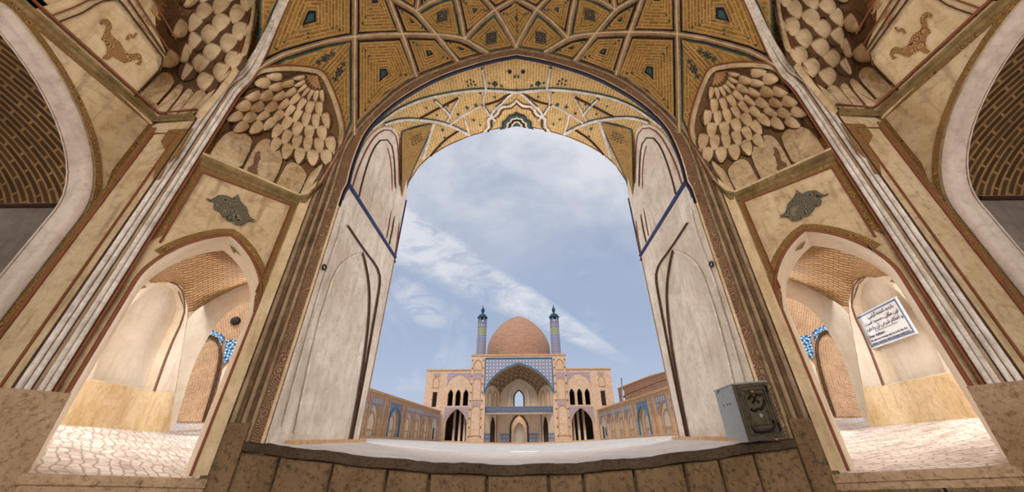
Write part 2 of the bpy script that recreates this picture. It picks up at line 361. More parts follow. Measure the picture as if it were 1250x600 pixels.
SIDE = -1
def wloc(o):
    l = Vector((0, 0, 0))
    while o is not None: l += o.location; o = o.parent
    return l
def build(name, mb, mats, parent=None, smooth=False, merge=True, side=None):
    sgn = SIDE if side is None else side
    if not isinstance(mats, (list, tuple)): mats = [mats]
    me = bpy.data.meshes.new(name); off = wloc(parent)
    fx = -1 if sgn > 0 else 1
    vs = [(v[0] * fx - off.x, v[1] - off.y, v[2] - off.z) for v in mb.v]
    fs = [f[::-1] for f in mb.f] if fx < 0 else mb.f
    me.from_pydata(vs, [], fs)
    uvl = me.uv_layers.new(name='UVMap'); k = 0
    for f, u in zip(fs, mb.uv):
        uu = u[::-1] if fx < 0 else u
        for x in uu: uvl.data[k].uv = x; k += 1
    for m_ in mats: me.materials.append(M[m_] if isinstance(m_, str) else m_)
    for p, mi in zip(me.polygons, mb.m): p.material_index = mi; p.use_smooth = smooth
    if merge:
        import bmesh
        bm = bmesh.new(); bm.from_mesh(me); bmesh.ops.remove_doubles(bm, verts=bm.verts, dist=1e-5); bm.to_mesh(me); bm.free()
    ob = bpy.data.objects.new(name, me); COL.objects.link(ob); ob.parent = parent
    return ob
def tag(o, label, cat=None, group=None, kind=None):
    o['label'] = label
    if cat: o['category'] = cat
    if group: o['group'] = group
    if kind: o['kind'] = kind
    return o
def empty(name, loc, label, cat=None, group=None, kind=None, side=None):
    sgn = SIDE if side is None else side
    o = bpy.data.objects.new(name, None); COL.objects.link(o); o.empty_display_size = .2
    o.location = (loc[0] * (-1 if sgn > 0 else 1), loc[1], loc[2]); return tag(o, label, cat, group, kind)
def W(): return 'left' if SIDE < 0 else 'right'

def arch(w_, hs, ha, n_=14, k=.3, cx=0., base=None):
    """pointed arch outline, left foot to right foot; base adds the jamb feet"""
    pts = []
    for i in range(n_ + 1):
        a = math.pi / 2 * i / n_; s_ = math.cos(a)
        z = (math.sin(a) * (1 - k) + (1 - s_) * k); pts.append((-w_ * s_, hs + (ha - hs) * z))
    full = pts + [(-x, z) for x, z in pts[:-1][::-1]]
    full = [(cx + x, z) for x, z in full]
    if base is not None: full = [(cx - w_, base)] + full + [(cx + w_, base)]
    return full
def resample(pts, n_):
    pts = [np.array(p, float) for p in pts]; L = [0]
    for a, b_ in zip(pts, pts[1:]): L.append(L[-1] + np.linalg.norm(b_ - a))
    out = []
    for i in range(n_):
        t_ = L[-1] * i / (n_ - 1); k = min(max(int(np.searchsorted(L, t_)) - 1, 0), len(pts) - 2)
        f_ = (t_ - L[k]) / max(L[k + 1] - L[k], 1e-9); out.append(pts[k] * (1 - f_) + pts[k + 1] * f_)
    return out
def smooth(pts, it=2):
    pts = [np.array(p, float) for p in pts]
    for _ in range(it):
        q = [pts[0]]
        for a, b_ in zip(pts, pts[1:]): q += [a * .75 + b_ * .25, a * .25 + b_ * .75]
        pts = q + [pts[-1]]
    return pts
def ribbon(mb, fn, path, wpx, h=.03, mi=0, step=9):
    """raised moulding laid along a measured line on surface fn"""
    L = sum(math.hypot(b_[0] - a[0], b_[1] - a[1]) for a, b_ in zip(path, path[1:]))
    pts = resample(path, max(3, int(L / step) + 1)); rows = []
    for i, p in enumerate(pts):
        t_ = pts[min(i + 1, len(pts) - 1)] - pts[max(i - 1, 0)]; t_ = t_ / (np.linalg.norm(t_) + 1e-9); n_ = np.array([-t_[1], t_[0]])
        rows.append([fn(tuple(p + n_ * wpx * a), h * b_) for a, b_ in ((-.5, 0), (-.45, .7), (-.2, 1), (.2, 1), (.45, .7), (.5, 0))])
    mb.grid(rows, None, mi)
def plate(mb, fn, poly, off=.0, mi=0, thick=0):
    """flat measured polygon with fine edges laid on fn"""
    tris = tessellate_polygon([[Vector((p[0], p[1], 0)) for p in poly]])
    P = [fn(tuple(p), off) for p in poly]
    for tr in tris: mb.face([P[k] for k in tr], None, mi)
    if thick:
        Q = [fn(tuple(p), off - thick) for p in poly]
        for i in range(len(poly)):
            j = (i + 1) % len(poly); mb.face([P[i], P[j], Q[j], Q[i]], None, mi)

# ------------------------------------------------------------------ measured lines of the chamber (left half; the right half is its mirror)
ARCH_IN = [(425, 228), (431, 202), (440, 177), (449, 159), (470, 136), (500, 114.5), (537, 94.5), (580, 80), (612, 72), (632, 69)]
ARCH_OUT = [(413, 204), (421, 180), (436, 158), (473, 121), (508, 96), (553, 79), (585, 69), (612, 63), (632, 60)]
COURT_ARCH = [(480, 315), (487, 280), (491, 245), (498, 222), (510, 203), (525, 189), (545, 177), (570, 166), (600, 157), (632, 152)]
NICHE = [(252, 193), (302, 108), (312, 92), (330, 87), (360, 86), (383, 89), (392, 92), (402, 113), (411, 140), (415, 160), (411, 178), (385, 225), (359, 250)]

def ellip(p, a=4.38, b_=3.5, c_=4.77, y0=1.5, zc=3.5):
    r = ray(*p); A = r[0] ** 2 / a ** 2 + r[1] ** 2 / b_ ** 2 + r[2] ** 2 / c_ ** 2
    B = -2 * (r[1] * y0 / b_ ** 2 + r[2] * zc / c_ ** 2); C_ = y0 ** 2 / b_ ** 2 + zc ** 2 / c_ ** 2 - 1
    return r * ((-B + math.sqrt(max(B * B - 4 * A * C_, 0))) / (2 * A))
ctl = [q_of(onY(p, 3.97), p) for p in ARCH_OUT]
ctl += [q_of(onD(p), p) for p in [(302, 108), (330, 87), (360, 86), (392, 92), (405, 122), (415, 160)]]
ctl += [q_of(ellip(p), p) for p in [(433, 46), (491, 20), (550, 15), (604, 0), (632, -10), (433, -20), (375, -10), (346, 0), (320, 40), (316, -20), (500, -50), (632, -60), (400, -50), (340, -60)]]
VAULT = Drape(ctl)
ctl = [q_of(onY(p, 4.0), p) for p in ARCH_IN] + [q_of(onY(p, 6.24), p) for p in COURT_ARCH] + [q_of(onX(p, -2.6), p) for p in [(440, 200), (452, 230), (462, 190), (470, 270), (482, 220)]]
SOFFIT = Drape(ctl)
fc = lambda p, off=0.: onD(p, off)
niche_ctl = [q_of(onD(p), p) for p in NICHE] + [q_of(onD(p, o_), p) for p, o_ in [((320, 195), -.28), ((290, 180), -.2), ((350, 205), -.22), ((345, 150), -.62), ((310, 140), -.45), ((375, 150), -.45), ((350, 118), -.42), ((380, 115), -.22), ((330, 115), -.3)]]
NICHE1 = Drape(niche_ctl)
sx = lambda p, off=0.: onX(p, -4.33 + off)
n2c = [q_of(onX(p, -4.32), p) for p in [(100, -20), (120, 60), (160, 118), (186, 152), (150, 20), (180, 60), (170, -30)]]
n2c += [q_of(onY(p, 2.76), p) for p in [(240, 146), (262, 125), (290, 82), (306, 40), (314, 0), (316, -40)]]
n2c += [q_of(onX(p, -4.72), p) for p in [(228, 92), (225, 50), (215, 10)]] + [q_of(onX(p, -4.4), p) for p in [(255, 60), (265, 20), (205, 115)]]
NICHE2 = Drape(n2c)

# ------------------------------------------------------------------ ceiling
SIDE = -1
ceil = empty('ceiling', (0, 1.5, 8), 'octagonal vault of gold brick kites divided by brown ribs', 'vault', None, 'structure')
mb = MB()   # outer shell of the dome, all the way over the chamber
rows = []
for i in range(15):
    ph = math.pi / 2 * i / 14
    rows.append([(5.5 * math.cos(ph) * math.cos(a), 1.5 + 4.4 * math.cos(ph) * math.sin(a), 4.0 + 5.0 * math.sin(ph)) for a in [2 * math.pi * k / 40 for k in range(41)]])
# leave the front third open below the arch line
P, keep = rows, MB()
for i in range(14):
    for j in range(40):
        q4 = [P[i][j], P[i][j + 1], P[i + 1][j + 1], P[i + 1][j]]
        if min(v[2] for v in q4) < 7.4 and max(v[1] for v in q4) > 3.4 and abs(q4[0][0]) < 3.6: continue
        keep.face(q4, [(j * .6, i * .5), (j * .6 + .6, i * .5), (j * .6 + .6, i * .5 + .5), (j * .6, i * .5 + .5)])
build('vault_shell', keep, 'brick_shell', ceil, True)

def panel_mesh(poly, mat_off=.0, K=6, Rn=6, skip=(), fn=None):
    VAULT = fn or globals()['VAULT']
    mb = MB(); poly = [np.array(p, float) for p in poly]; cen = sum(poly) / len(poly); C3 = VAULT(tuple(cen))
    for i in range(len(poly)):
        a, b_ = poly[i], poly[(i + 1) % len(poly)]; A3, B3 = VAULT(tuple(a)), VAULT(tuple(b_)); e = B3 - A3; L = np.linalg.norm(e); e = e / L
        per = np.linalg.norm((C3 - A3) - e * np.dot(C3 - A3, e))
        kk = max(2, int(np.linalg.norm(b_ - a) / 9))
        g, u = [], []
        for r_ in range(Rn + 1):
            f_ = r_ / Rn; row, ru = [], []
            for k in range(kk + 1):
                p = (a + (b_ - a) * k / kk) * (1 - f_) + cen * f_; q3 = VAULT(tuple(p), mat_off)
                row.append(q3); ru.append((float(np.dot(q3 - A3, e)), per * f_ + (.2 if i in skip else 0)))
            g.append(row); u.append(ru)
        mb.grid(g, u)
    return mb, cen, poly
def shrink(poly, cen, f_): return [cen + (p - cen) * f_ for p in poly]
PANELS = [
 ([(321, 74), (345, 63), (375, 54), (400, 48), (429, 42), (429, -46), (370, -46), (349, 0)], 'kite', 'great gold brick kite beside the white corner rib'),
 ([(437, 41), (486, 39), (470, -3), (455, -46), (437, -46)], 'kite', None),
 ([(437, 50), (489, 47.5), (506, 92), (472, 114), (437, 152)], 'kite', None),
 ([(482, 5), (495, 39.5), (526, 40), (506, 19)], 'kite', None),
 ([(497, 47), (531, 47.5), (555, 74), (512, 91)], 'kite', None),
 ([(539, 48), (562, 52), (588, 65), (561, 73)], 'kite', None),
 ([(512, 16), (537, 2), (553, -2), (562, 44), (534, 41)], 'cross', None),
 ([(561, -2), (586, -2), (600, 13), (570, 40)], 'kite', None),
 ([(571, 48), (603, 18), (628, 57), (597, 63)], 'cross', None),
 ([(480, -6), (506, 10), (509, -10), (500, -40), (465, -40)], 'kite', None),
 ([(514, 9), (538, -4), (552, -40), (516, -40)], 'kite', None),
 ([(592, -4), (605, 8), (630, -5), (612, -40), (575, -40)], 'kite', None),
]
def motif(kind, poly, cen, fn=None):
    VAULT = fn or globals()['VAULT']
    mb = MB()
    if kind == 'kite':
        plate(mb, VAULT, [tuple(p) for p in shrink(poly, cen, .155)], .022, 0, .02)
        plate(mb, VAULT, [tuple(p) for p in shrink(poly, cen, .095)], .028, 1, .01)
        for p in poly[:5:2]:
            q = cen + (p - cen) * .55; q2 = cen + (p - cen) * .72
            for qq, mi, s_ in ((q, 1, 1.6), (q2, 0, 1.4)):
                plate(mb, VAULT, [(qq[0] - s_, qq[1]), (qq[0], qq[1] - s_), (qq[0] + s_, qq[1]), (qq[0], qq[1] + s_)], .02, mi, .01)
    else:
        ax = poly[2] - poly[0] if kind == 'cross' else np.array([1., 0]); ax = np.array([.62, -.78])
        bx = np.array([.78, .62])
        for i in range(-4, 5):
            for j in range(-4, 5):
                if abs(i) + abs(j) > 4 or (abs(i) == abs(j) and abs(i) == 2 and False): continue
                if abs(i) + abs(j) == 3 and (i == 0 or j == 0) and False: continue
                q = cen + bx * j * 1.9 + ax * i * 2.5
                if i == 0 and j == 0: continue
                s_ = 1.15
                plate(mb, VAULT, [(q[0] - s_, q[1]), (q[0], q[1] - s_), (q[0] + s_, q[1]), (q[0], q[1] + s_)], .02, 0 if (i + j) % 2 else 1, .01)
    return mb
for SIDE in (-1, 1):
    for poly, kind, lab in PANELS:
        mb, cen, pl = panel_mesh(poly)
        p_ = build('vault_panel', mb, 'brick_gold' if kind == 'kite' else 'brick_gold_teal', ceil, True)
        build('tile_motif', motif(kind, pl, cen), ['navy', 'teal'], p_)
    # spandrels over the diagonal niche: two arms, teal edged
    for poly, k_ in (([(319, 89), (345, 73), (375, 63), (400, 56), (428, 51), (393, 90), (370, 83), (345, 83)], 0), ([(428, 51), (429, 150), (420, 170), (417, 150), (407, 115), (394, 90)], 1)):
        mb, cen, pl = panel_mesh(poly, skip=(4,) if k_ == 0 else (5,)); p_ = build('spandrel_panel', mb, 'brick_gold_teal', ceil, True)
        mo = MB(); c0 = np.array((397, 71)) if k_ == 0 else np.array((414, 88)); axs = np.array([.86, -.5]) if k_ == 0 else np.array([.45, -.9]); bxs = np.array([-axs[1], axs[0]])
        for t_ in (-1, 0, 1):
            for a, b_ in ((0, 0), (1, 0), (-1, 0), (0, 1), (0, -1)) + (((1, 1), (-1, -1), (1, -1), (-1, 1), (2, 0), (-2, 0)) if t_ == 0 else ()):
                q = c0 + axs * (t_ * 10 + a * 2.6) + bxs * b_ * 2.6; s_ = 1.5
                plate(mo, VAULT, [tuple(q + axs * s_), tuple(q + bxs * s_), tuple(q - axs * s_), tuple(q - bxs * s_)], .02, 0 if (a, b_) == (0, 0) else (1 if (a + b_) % 2 else 0), .01)
        build('tile_motif', mo, ['navy', 'teal'], p_)
    mb, cen, pl = panel_mesh([(318, -40), (355, -40), (342, -6), (318, 55), (312, 84), (309, 80), (316, 40)]); build('spandrel_panel', mb, 'brick_gold_teal', ceil, True)
    ribs = [[(433, 168), (433, 100), (433, 46), (433, -50)],
            [(302, 96), (320, 80), (345, 67), (375, 58), (400, 51), (432, 46), (462, 43.5), (491, 43), (512, 43), (533, 44), (550, 45), (567, 49), (582, 58), (596, 66)],
            [(509, 96), (500, 68), (491, 43), (473, -4), (455, -50)], [(559, 77), (533, 44), (508, 15), (480, -1), (450, -18)],
            [(567, 49), (563, 24), (557, 0), (545, -40)], [(567, 49), (585, 29), (604, 13), (632, -3)],
            [(604, 13), (588, -4), (570, -30)], [(604, 13), (616, 32), (625, 48), (631, 61)], [(508, 15), (511, 0), (512, -40)], [(508, 15), (522, 5), (540, -2), (560, -20)]]
    for r_ in ribs:
        mb = MB(); ribbon(mb, VAULT, r_, 7.0, .05, 0); o_ = build('rib', mb, 'tanroll', ceil, True)
        mb = MB(); ribbon(mb, lambda p, off=0.: VAULT(p, off + .045), r_, 1.6, .02, 0); build('rib_crest', mb, 'cream', o_, True)
SIDE = -1
def VS(p, off=0.):
    if p[0] <= 632: return VAULT(p, off)
    q = VAULT((1264 - p[0], p[1]), off); return np.array([-q[0], q[1], q[2]])
cp = [(608, 15), (632, 1), (656, 15), (632, 56)]
mb, cen, pl = panel_mesh(cp, fn=VS); p_ = build('vault_panel', mb, 'brick_gold', ceil, True)
build('tile_motif', motif('kite', pl, cen, VS), ['navy', 'teal'], p_)
# front wall -------------------------------------------------------------
SIDE = -1
wf = empty('wall_front', (0, 4, 0), 'front wall with the great pointed arch edged in carved brown arabesque', 'wall', None, 'structure')
for SIDE in (-1, 1):
    # carved arabesque band round the arch
    inner = [np.array([-2.597, 3.96, z]) for z in np.linspace(-.05, 3.2, 12)] + [onY(tuple(p), 3.97) for p in smooth(ARCH_IN, 1)]
    outer = [np.array([-2.79, 3.96, z]) for z in np.linspace(-.05, 3.3, 12)] + [onY(tuple(p), 3.97) for p in smooth(ARCH_OUT, 1)]
    for l in (inner, outer):
        l[-1][0] = 0
    n_ = 60; A_, B_ = resample(inner, n_), resample(outer, n_)
    mb = MB(); mb.grid([A_, B_]); build('arabesque_band', mb, 'scroll_brown', wf)
    mb = MB(); mb.grid([[p + np.array([0, .1, 0]) for p in A_[:24]], A_[:24]]); build('band_return', mb, 'white', wf)
    mb = MB(); mb.grid([[p + np.array([0, .045, 0]) for p in A_[23:]], A_[23:]]); build('band_return', mb, 'deep_blue', wf)
    for line, mat, rr in ((A_[22:], 'navy', .02), (resample([p + (q - p) * .12 for p, q in zip(A_, B_)], n_), 'cream', .016), (resample([p + (q - p) * .95 for p, q in zip(A_, B_)], n_), 'tanroll', .022)):
        mb = MB(); mb.tube([p + np.array([0, -.012, 0]) for p in line], rr, 8); build('edge_moulding', mb, mat, wf, True)
    # reveal (inner side of the arch) : plaster wall
    mb = MB()
    fr = lambda y, z, off=0.: np.array([-2.6 + off, y, z])
    mb.flat(fr, [(3.99, -.3), (6.24, -.3), (6.24, 5.0), (6.0, 5.4), (5.3, 5.9), (3.99, 3.6)], (), .5)
    rv = build('reveal_wall', mb, 'white', wf)
    mb = MB(); mb.box((-2.75, 4.3, -.3), (-2.47, 6.26, -.02)); build('plinth', mb, 'plinth', wf)
    fx_ = lambda p, off=0.: onX(p, -2.6 + off)
    # blue string course and brown grooves
    mb = MB(); mb.tube([(-2.59, 3.98, 3.38), (-2.59, 6.26, 3.30)], .035, 8); mb.tube([(-2.59, 6.25, 3.30), (-2.59, 6.25, 4.8)], .02, 8); build('blue_string_course', mb, 'blue_line', rv, True)
    for path in ([(425, 275), (445, 305), (466, 332), (462, 362), (452, 420), (441, 480), (430, 536)], [(443, 308), (447, 322), (451, 345), (452, 370), (449, 410), (440, 470), (428, 536)]):
        mb = MB(); ribbon(mb, fx_, [tuple(p) for p in smooth(path, 1)], 2.2, .03); build('panel_groove', mb, 'groove', rv, True)
    mb = MB(); ribbon(mb, fx_, [tuple(p) for p in smooth([(443, 308), (425, 314), (410, 330), (400, 360), (388, 400), (372, 470), (360, 528)], 2)], 2.4, .02); build('panel_groove', mb, 'white_trim', rv, True)
    mb = MB(); ribbon(mb, fx_, [(421, 256), (413, 290), (395, 340), (375, 410), (345, 520)], 2.2, .018); build('panel_groove', mb, 'white_trim', rv, True)
    # small iron ring on the wall
    mb = MB(); mb.tube([fx_((396 + 2.2 * math.cos(a), 326 + 3 * math.sin(a)), .03) for a in np.linspace(0, 6.28, 13)], .012, 6); build('iron_ring', mb, 'iron', rv, True)
    # vaulted soffit of the arch
    so_ = empty('trim_%d' % (1 if SIDE < 0 else 2), (-1.5, 5, 6), 'gold brick soffit of the great arch coloured as sunlit, ' + ('left' if SIDE < 0 else 'right') + ' half, with white ribs', 'soffit', None, 'structure')
    mb = MB(); a_ = resample(smooth([(425, 228)] + ARCH_IN[1:], 2), 40); b_ = resample(smooth([(487, 290)] + COURT_ARCH[2:], 2), 40)
    rows = [[SOFFIT(tuple(p * (1 - f_) + q * f_)) for p, q in zip(a_, b_)] for f_ in np.linspace(0, 1, 13)]
    for r_ in rows: r_[-1][0] = 0
    UV = [[(j * .12, i * .17) for j in range(40)] for i in range(13)]
    L = [[0, 0]]
    mb.grid(rows, [[(i * .17, j * .115) for j in range(40)] for i in range(13)])
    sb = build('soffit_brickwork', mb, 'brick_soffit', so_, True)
    # white upper panel
    poly = smooth([(426, 228), (433, 200), (444, 174), (458, 158), (472, 153), (484, 158), (487, 175), (488, 240), (487, 285), (481, 311)], 1)
    mb = MB(); cen = np.array([458., 225.])
    for i in range(len(poly) - 0):
        a, b2 = poly[i], poly[(i + 1) % len(poly)]
        g = [[SOFFIT(tuple((a + (b2 - a) * k / 2) * (1 - f_) + cen * f_), .012) for k in range(3)] for f_ in np.linspace(0, 1, 6)]; mb.grid(g)
    wp = build('white_panel', mb, 'white', so_, True)
    for path, mt, wd in (([(481, 311), (486, 280), (487, 230), (485, 180), (482, 162), (472, 156), (458, 163), (446, 182), (436, 205), (429, 228)], 'red_line', 1.5),
                         ([(474, 298), (480, 270), (482, 230), (480, 190), (476, 172), (466, 168), (456, 178), (448, 198), (440, 225), (437, 240)], 'groove', 1.6), ([(471, 290), (476, 262), (478, 225), (476, 195), (472, 180)], 'red_line', 1.0)):
        m2 = MB(); ribbon(m2, lambda p, off=0.: SOFFIT(p, off + .014), [tuple(p) for p in smooth(path, 1)], wd, .015); build('painted_line', m2, mt, wp, True)
    mb = MB()
    poly = [(490, 160), (510, 153), (529, 150), (518, 175), (505, 203), (496, 225), (490, 255)]
    plate(mb, SOFFIT, poly, .014); cpn = build('corner_panel', mb, 'brick_gold', so_)
    mb = MB(); ribbon(mb, lambda p, off=0.: SOFFIT(p, off + .014), poly + [poly[0]], 1.6, .012); build('painted_line', mb, 'teal', cpn, True)
    mo = MB()
    for i in range(4):
        for j in range(3): q = np.array([500., 168.]) + np.array([3.6, -2.2]) * i + np.array([1.0, 3.6]) * j; plate(mo, SOFFIT, [(q[0] - 1.1, q[1]), (q[0], q[1] - 1.1), (q[0] + 1.1, q[1]), (q[0], q[1] + 1.1)], .06)
    build('tile_motif', mo, 'navy', so_)
    ribs2 = [([(468, 152), (482, 147), (496, 145), (527, 147), (548, 152), (573, 164)], 3.2), ([(452, 158), (468, 145), (487, 132), (513, 121), (543, 114.5), (569, 110.5), (593, 109), (632, 112)], 3.2),
             ([(588, 83), (591, 96), (593, 109)], 3), ([(593, 109), (587, 128), (604, 147)], 2.6), ([(530, 122), (541, 132), (550, 142)], 3), ([(529, 149), (522, 172), (516, 194)], 3.4),
             ([(561, 116), (556, 126), (545, 148)], 2.2), ([(587, 128), (565, 140), (548, 152)], 2.2), ([(573, 164), (568, 150), (566, 140)], 2.4), ([(604, 147), (598, 136), (610, 128), (618, 118), (626, 113)], 3),
             ([(512, 144), (530, 134), (561, 118)], 1.6), ([(525, 190), (540, 172), (562, 157)], 1.4), ([(588, 128), (606, 124), (618, 116)], 1.6)]
    for path, wd in ribs2:
        mb = MB(); ribbon(mb, SOFFIT, [tuple(p) for p in smooth(path, 1)], wd, .04); build('soffit_rib', mb, 'white_trim' if wd > 2 else 'groove', so_, True)
        if wd > 2.5: mb = MB(); ribbon(mb, lambda p, off=0.: SOFFIT(p, off + .012), [tuple(p + np.array([.6, -2.2])) for p in smooth(path, 1)], 1.0, .02); build('soffit_line', mb, 'teal', so_, True)
    mo = MB()
    for (x, y, s_, mi) in [(546, 128, 1.8, 1), (553, 133, 1.5, 0), (559, 139, 1.6, 0), (570, 131, 2.4, 1), (581, 128, 2.4, 1), (578, 146, 1.8, 1), (540, 158, 2, 1), (543, 168, 2, 1), (536, 178, 1.6, 0), (604, 102, 3.6, 0), (604, 102, 1.8, 1), (597, 101, 1.8, 1), (612, 104, 1.8, 1),
                            (622, 87, 3, 0), (628, 93, 1.8, 1), (632, 110, 2.2, 0), (574, 97, 1.3, 0), (578, 99, 1.3, 0), (570, 99, 1.3, 0), (575, 102, 1.3, 0), (580, 103, 1.3, 0), (571, 104, 1.3, 0), (520, 131, 1.5, 1), (533, 140, 1.5, 1), (604, 118, 1.6, 1), (586, 113, 1.6, 1), (586, 152, 1.4, 1)]:
        plate(mo, SOFFIT, [(x - s_, y), (x, y - s_), (x + s_, y), (x, y + s_)], .02 + .004 * mi, mi, .01)
    build('tile_motif', mo, ['navy', 'teal'], so_)
    # half rosette at the crown
    for k, (r0, r1, mt) in enumerate([(0, 5, 'teal'), (5, 7, 'cream'), (7, 10, 'navy'), (10, 12, 'cream'), (12, 15.5, 'teal'), (15.5, 17, 'navy'), (27, 29, 'groove'), (30, 33, 'white_trim')]):
        mb = MB(); g0, g1 = [], []
        for a in np.linspace(math.pi / 2, math.pi, 14):
            wv = 1 + .06 * math.cos(a * 12)
            for g, r_ in ((g0, r0), (g1, r1)):
                q = SOFFIT((632 + r_ * wv * 1.25 * math.cos(a), 153 - r_ * wv * math.sin(a) * (1 if r0 < 20 else .95) - .25 * abs(r_ * math.cos(a)) * -1), .02 + .003 * k); g.append(q)
        g0[0][0] = 0; g1[0][0] = 0; mb.grid([g0, g1]); build('rosette_ring', mb, mt, so_)
    # outer face of the arch towards the courtyard
    mb = MB(); o1 = [np.array([-2.6, 6.3, z]) for z in np.linspace(-.3, 3.2, 6)] + [onY(tuple(p), 6.3) for p in COURT_ARCH]; o1[-1][0] = 0
    o2 = [np.array([-4.6, 6.3, z]) for z in np.linspace(-.3, 3.2, 6)] + [np.array([-4.6 * (1 - (i / 9) ** 2), 6.3, 3.4 + 5.4 * min(1, i / 4)]) for i in range(10)]
    mb.grid([o1, o2]); build('outer_face', mb, 'brick_far', wf)
    mb = MB(); e_ = resample(o1[5:], 40); mb.tube(e_, .03, 8); build('edge_moulding', mb, 'red_line', wf, True)

# stone parapet at the foot of the great arch -----------------------------
SIDE = -1
LED = [(-2.88, -.02), (-2.56, -.055), (-1.92, -.125), (-1.34, -.185), (-.68, -.23), (0, -.25)]
LED = LED + [(-x, z) for x, z in LED[:-1][::-1]]
lz = lambda x: float(np.interp(x, [a[0] for a in LED], [a[1] for a in LED]))
par = empty('parapet', (0, 3.9, -.9), 'low wall of granular brown stone blocks across the great arch', 'parapet')
mb = MB(); rows = []
for x in np.linspace(-2.86, 2.86, 61):
    z = lz(x) + .006 * math.sin(x * 9) + .003 * math.sin(x * 31)
    rows.append([(x, 3.93, z - .085), (x, 3.90, z - .075), (x, 3.90, z - .012), (x, 3.925, z), (x, 4.02, z + .002), (x, 4.02, z - .3)])
mb.grid(rows); build('coping', mb, 'stone_lip', par)
xs = [-2.86, -2.40, -1.85, -1.30, -.88, -.32, .28, .62, 1.12, 1.62, 1.98, 2.34, 2.86]
for a, b_ in zip(xs, xs[1:]):
    mb = MB(); g = .012; n_ = 6; lo, hi = [], []
    for y_, e_ in ((3.985, 0), (3.95, .0), (3.94, .015)):
        pass
    pts = []
    xa, xb = a + g, b_ - g
    top = lambda x: lz(x) - .09
    front = [(xa + .012, top(xa) - .012), (xb - .012, top(xb) - .012), (xb - .012 + random.uniform(-.01, .02), -.98), (xa + .012, -.98)]
    back = [(xa, top(xa)), (xb, top(xb)), (xb, -1), (xa, -1)]
    mb.face([(x, 3.935, z) for x, z in front]);
    for i in range(4):
        j = (i + 1) % 4; mb.face([(front[i][0], 3.935, front[i][1]), (front[j][0], 3.935, front[j][1]), (back[j][0], 3.955, back[j][1]), (back[i][0], 3.955, back[i][1])]); mb.face([(back[i][0], 3.955, back[i][1]), (back[j][0], 3.955, back[j][1]), (back[j][0], 4.2, back[j][1]), (back[i][0], 4.2, back[i][1])])
    build('stone_block', mb, 'stone', par)
mb = MB(); mb.box((-2.87, 3.97, -1.0), (2.87, 4.18, -.36)); build('mortar_core', mb, 'stone_lip', par)
# worn floor of the archway
mb = MB(); rows = []
for y in np.linspace(4.0, 6.3, 8):
    rows.append([(x, y, lz(x) + (.03 * (y - 4) / 2.3) * (1 - abs(x) / 3) - .0005) for x in np.linspace(-2.62, 2.62, 31)])
mb.grid(rows); tag(build('floor', mb, 'threshold'), 'pale worn threshold floor under the great arch', 'floor', None, 'structure')
# inside floor of the chamber, lower than the ledges
mb = MB(); mb.box((-4.4, -1.5, -1.1), (4.4, 4.1, -1.0)); tag(build('floor', mb, 'stone'), 'sunken stone floor of the chamber below the ledges', 'floor', None, 'structure')

# ------------------------------------------------------------------ bays on either side
D_DOOR = arch(.50, 1.36, 2.10, 14, .32, -.02)
MED = [(285, 215), (305, 222), (325, 213), (340, 203), (360, 203), (378, 206), (400, 216), (418, 205), (424, 198), (428, 212), (438, 232), (462, 256), (470, 285), (478, 300), (497, 308), (490, 318), (470, 315), (455, 322), (445, 332), (425, 333), (408, 330), (395, 316), (372, 312), (352, 290), (345, 275), (320, 266), (316, 250), (322, 240), (305, 228), (290, 224)]
MED = [(x / 3.517 + 170, y / 3.517 + 180) for x, y in MED]
CART = [(505, 22), (522, 28), (540, 48), (543, 62), (528, 66), (520, 80), (528, 95), (520, 112), (500, 122), (490, 138), (470, 142), (462, 128), (458, 105), (462, 90), (478, 84), (485, 72), (488, 50), (495, 32)]
CART = [(x / 3.517 + 170, y / 3.517 + 180) for x, y in CART]
ORN = [(58, 72), (68, 62), (85, 63), (97, 75), (100, 92), (94, 104), (100, 118), (112, 128), (128, 140), (138, 160), (150, 178), (170, 180), (185, 175), (198, 183), (203, 203), (192, 218), (178, 212), (190, 205), (186, 195), (172, 200), (156, 205), (140, 210), (122, 198), (102, 188), (90, 196), (78, 200), (68, 194), (78, 182), (84, 165), (78, 140), (63, 130), (72, 118), (78, 98), (80, 82), (70, 76), (62, 84)]
ORN = [(x / 2.729 + 100, y / 2.729) for x, y in ORN]
ORN2 = [(x / 2.729 + 100, y / 2.729) for x, y in [(152, 118), (163, 112), (170, 118), (180, 108), (186, 112), (180, 120), (170, 128), (162, 124), (155, 134), (146, 130)]]

def petal(fn, cx, cy, ax, ln, wd, bulge):
    """one muqarnas cell: a shield that swells forward to its foot, pointed at the head"""
    mb = MB(); ax = np.array(ax, float) / np.linalg.norm(ax); bx = np.array([-ax[1], ax[0]]); rows, UV = [], []
    T = [0, .12, .28, .45, .6, .74, .86, .95, 1.0]; Wd = [.22, .62, .92, 1.0, .95, .80, .56, .30, .02]
    for t_, wv in zip(T, Wd):
        row, ru = [], []
        for k in range(9):
            u = -1 + 2 * k / 8; p = np.array([cx, cy]) + ax * ln * (t_ - .5) + bx * u * wd * .5 * wv
            h = bulge * (math.sqrt(max(0, 1 - u * u)) * .7 + .3 * (1 - abs(u))) * (math.sin(math.pi * (t_ ** .62)) * .8 + .2 * (1 - t_))
            row.append(fn(tuple(p), .015 + h)); ru.append((u, max(t_, abs(u) * .8)))
        rows.append(row); UV.append(ru)
    mb.grid(rows, UV)
    base = [fn(tuple(np.array([cx, cy]) - ax * ln * .42 + bx * u * wd * .5 * .45), -.04) for u in np.linspace(-1, 1, 9)]
    mb.grid([base, rows[0]], [[(1, 1)] * 9, [(1, 1)] * 9])
    return mb

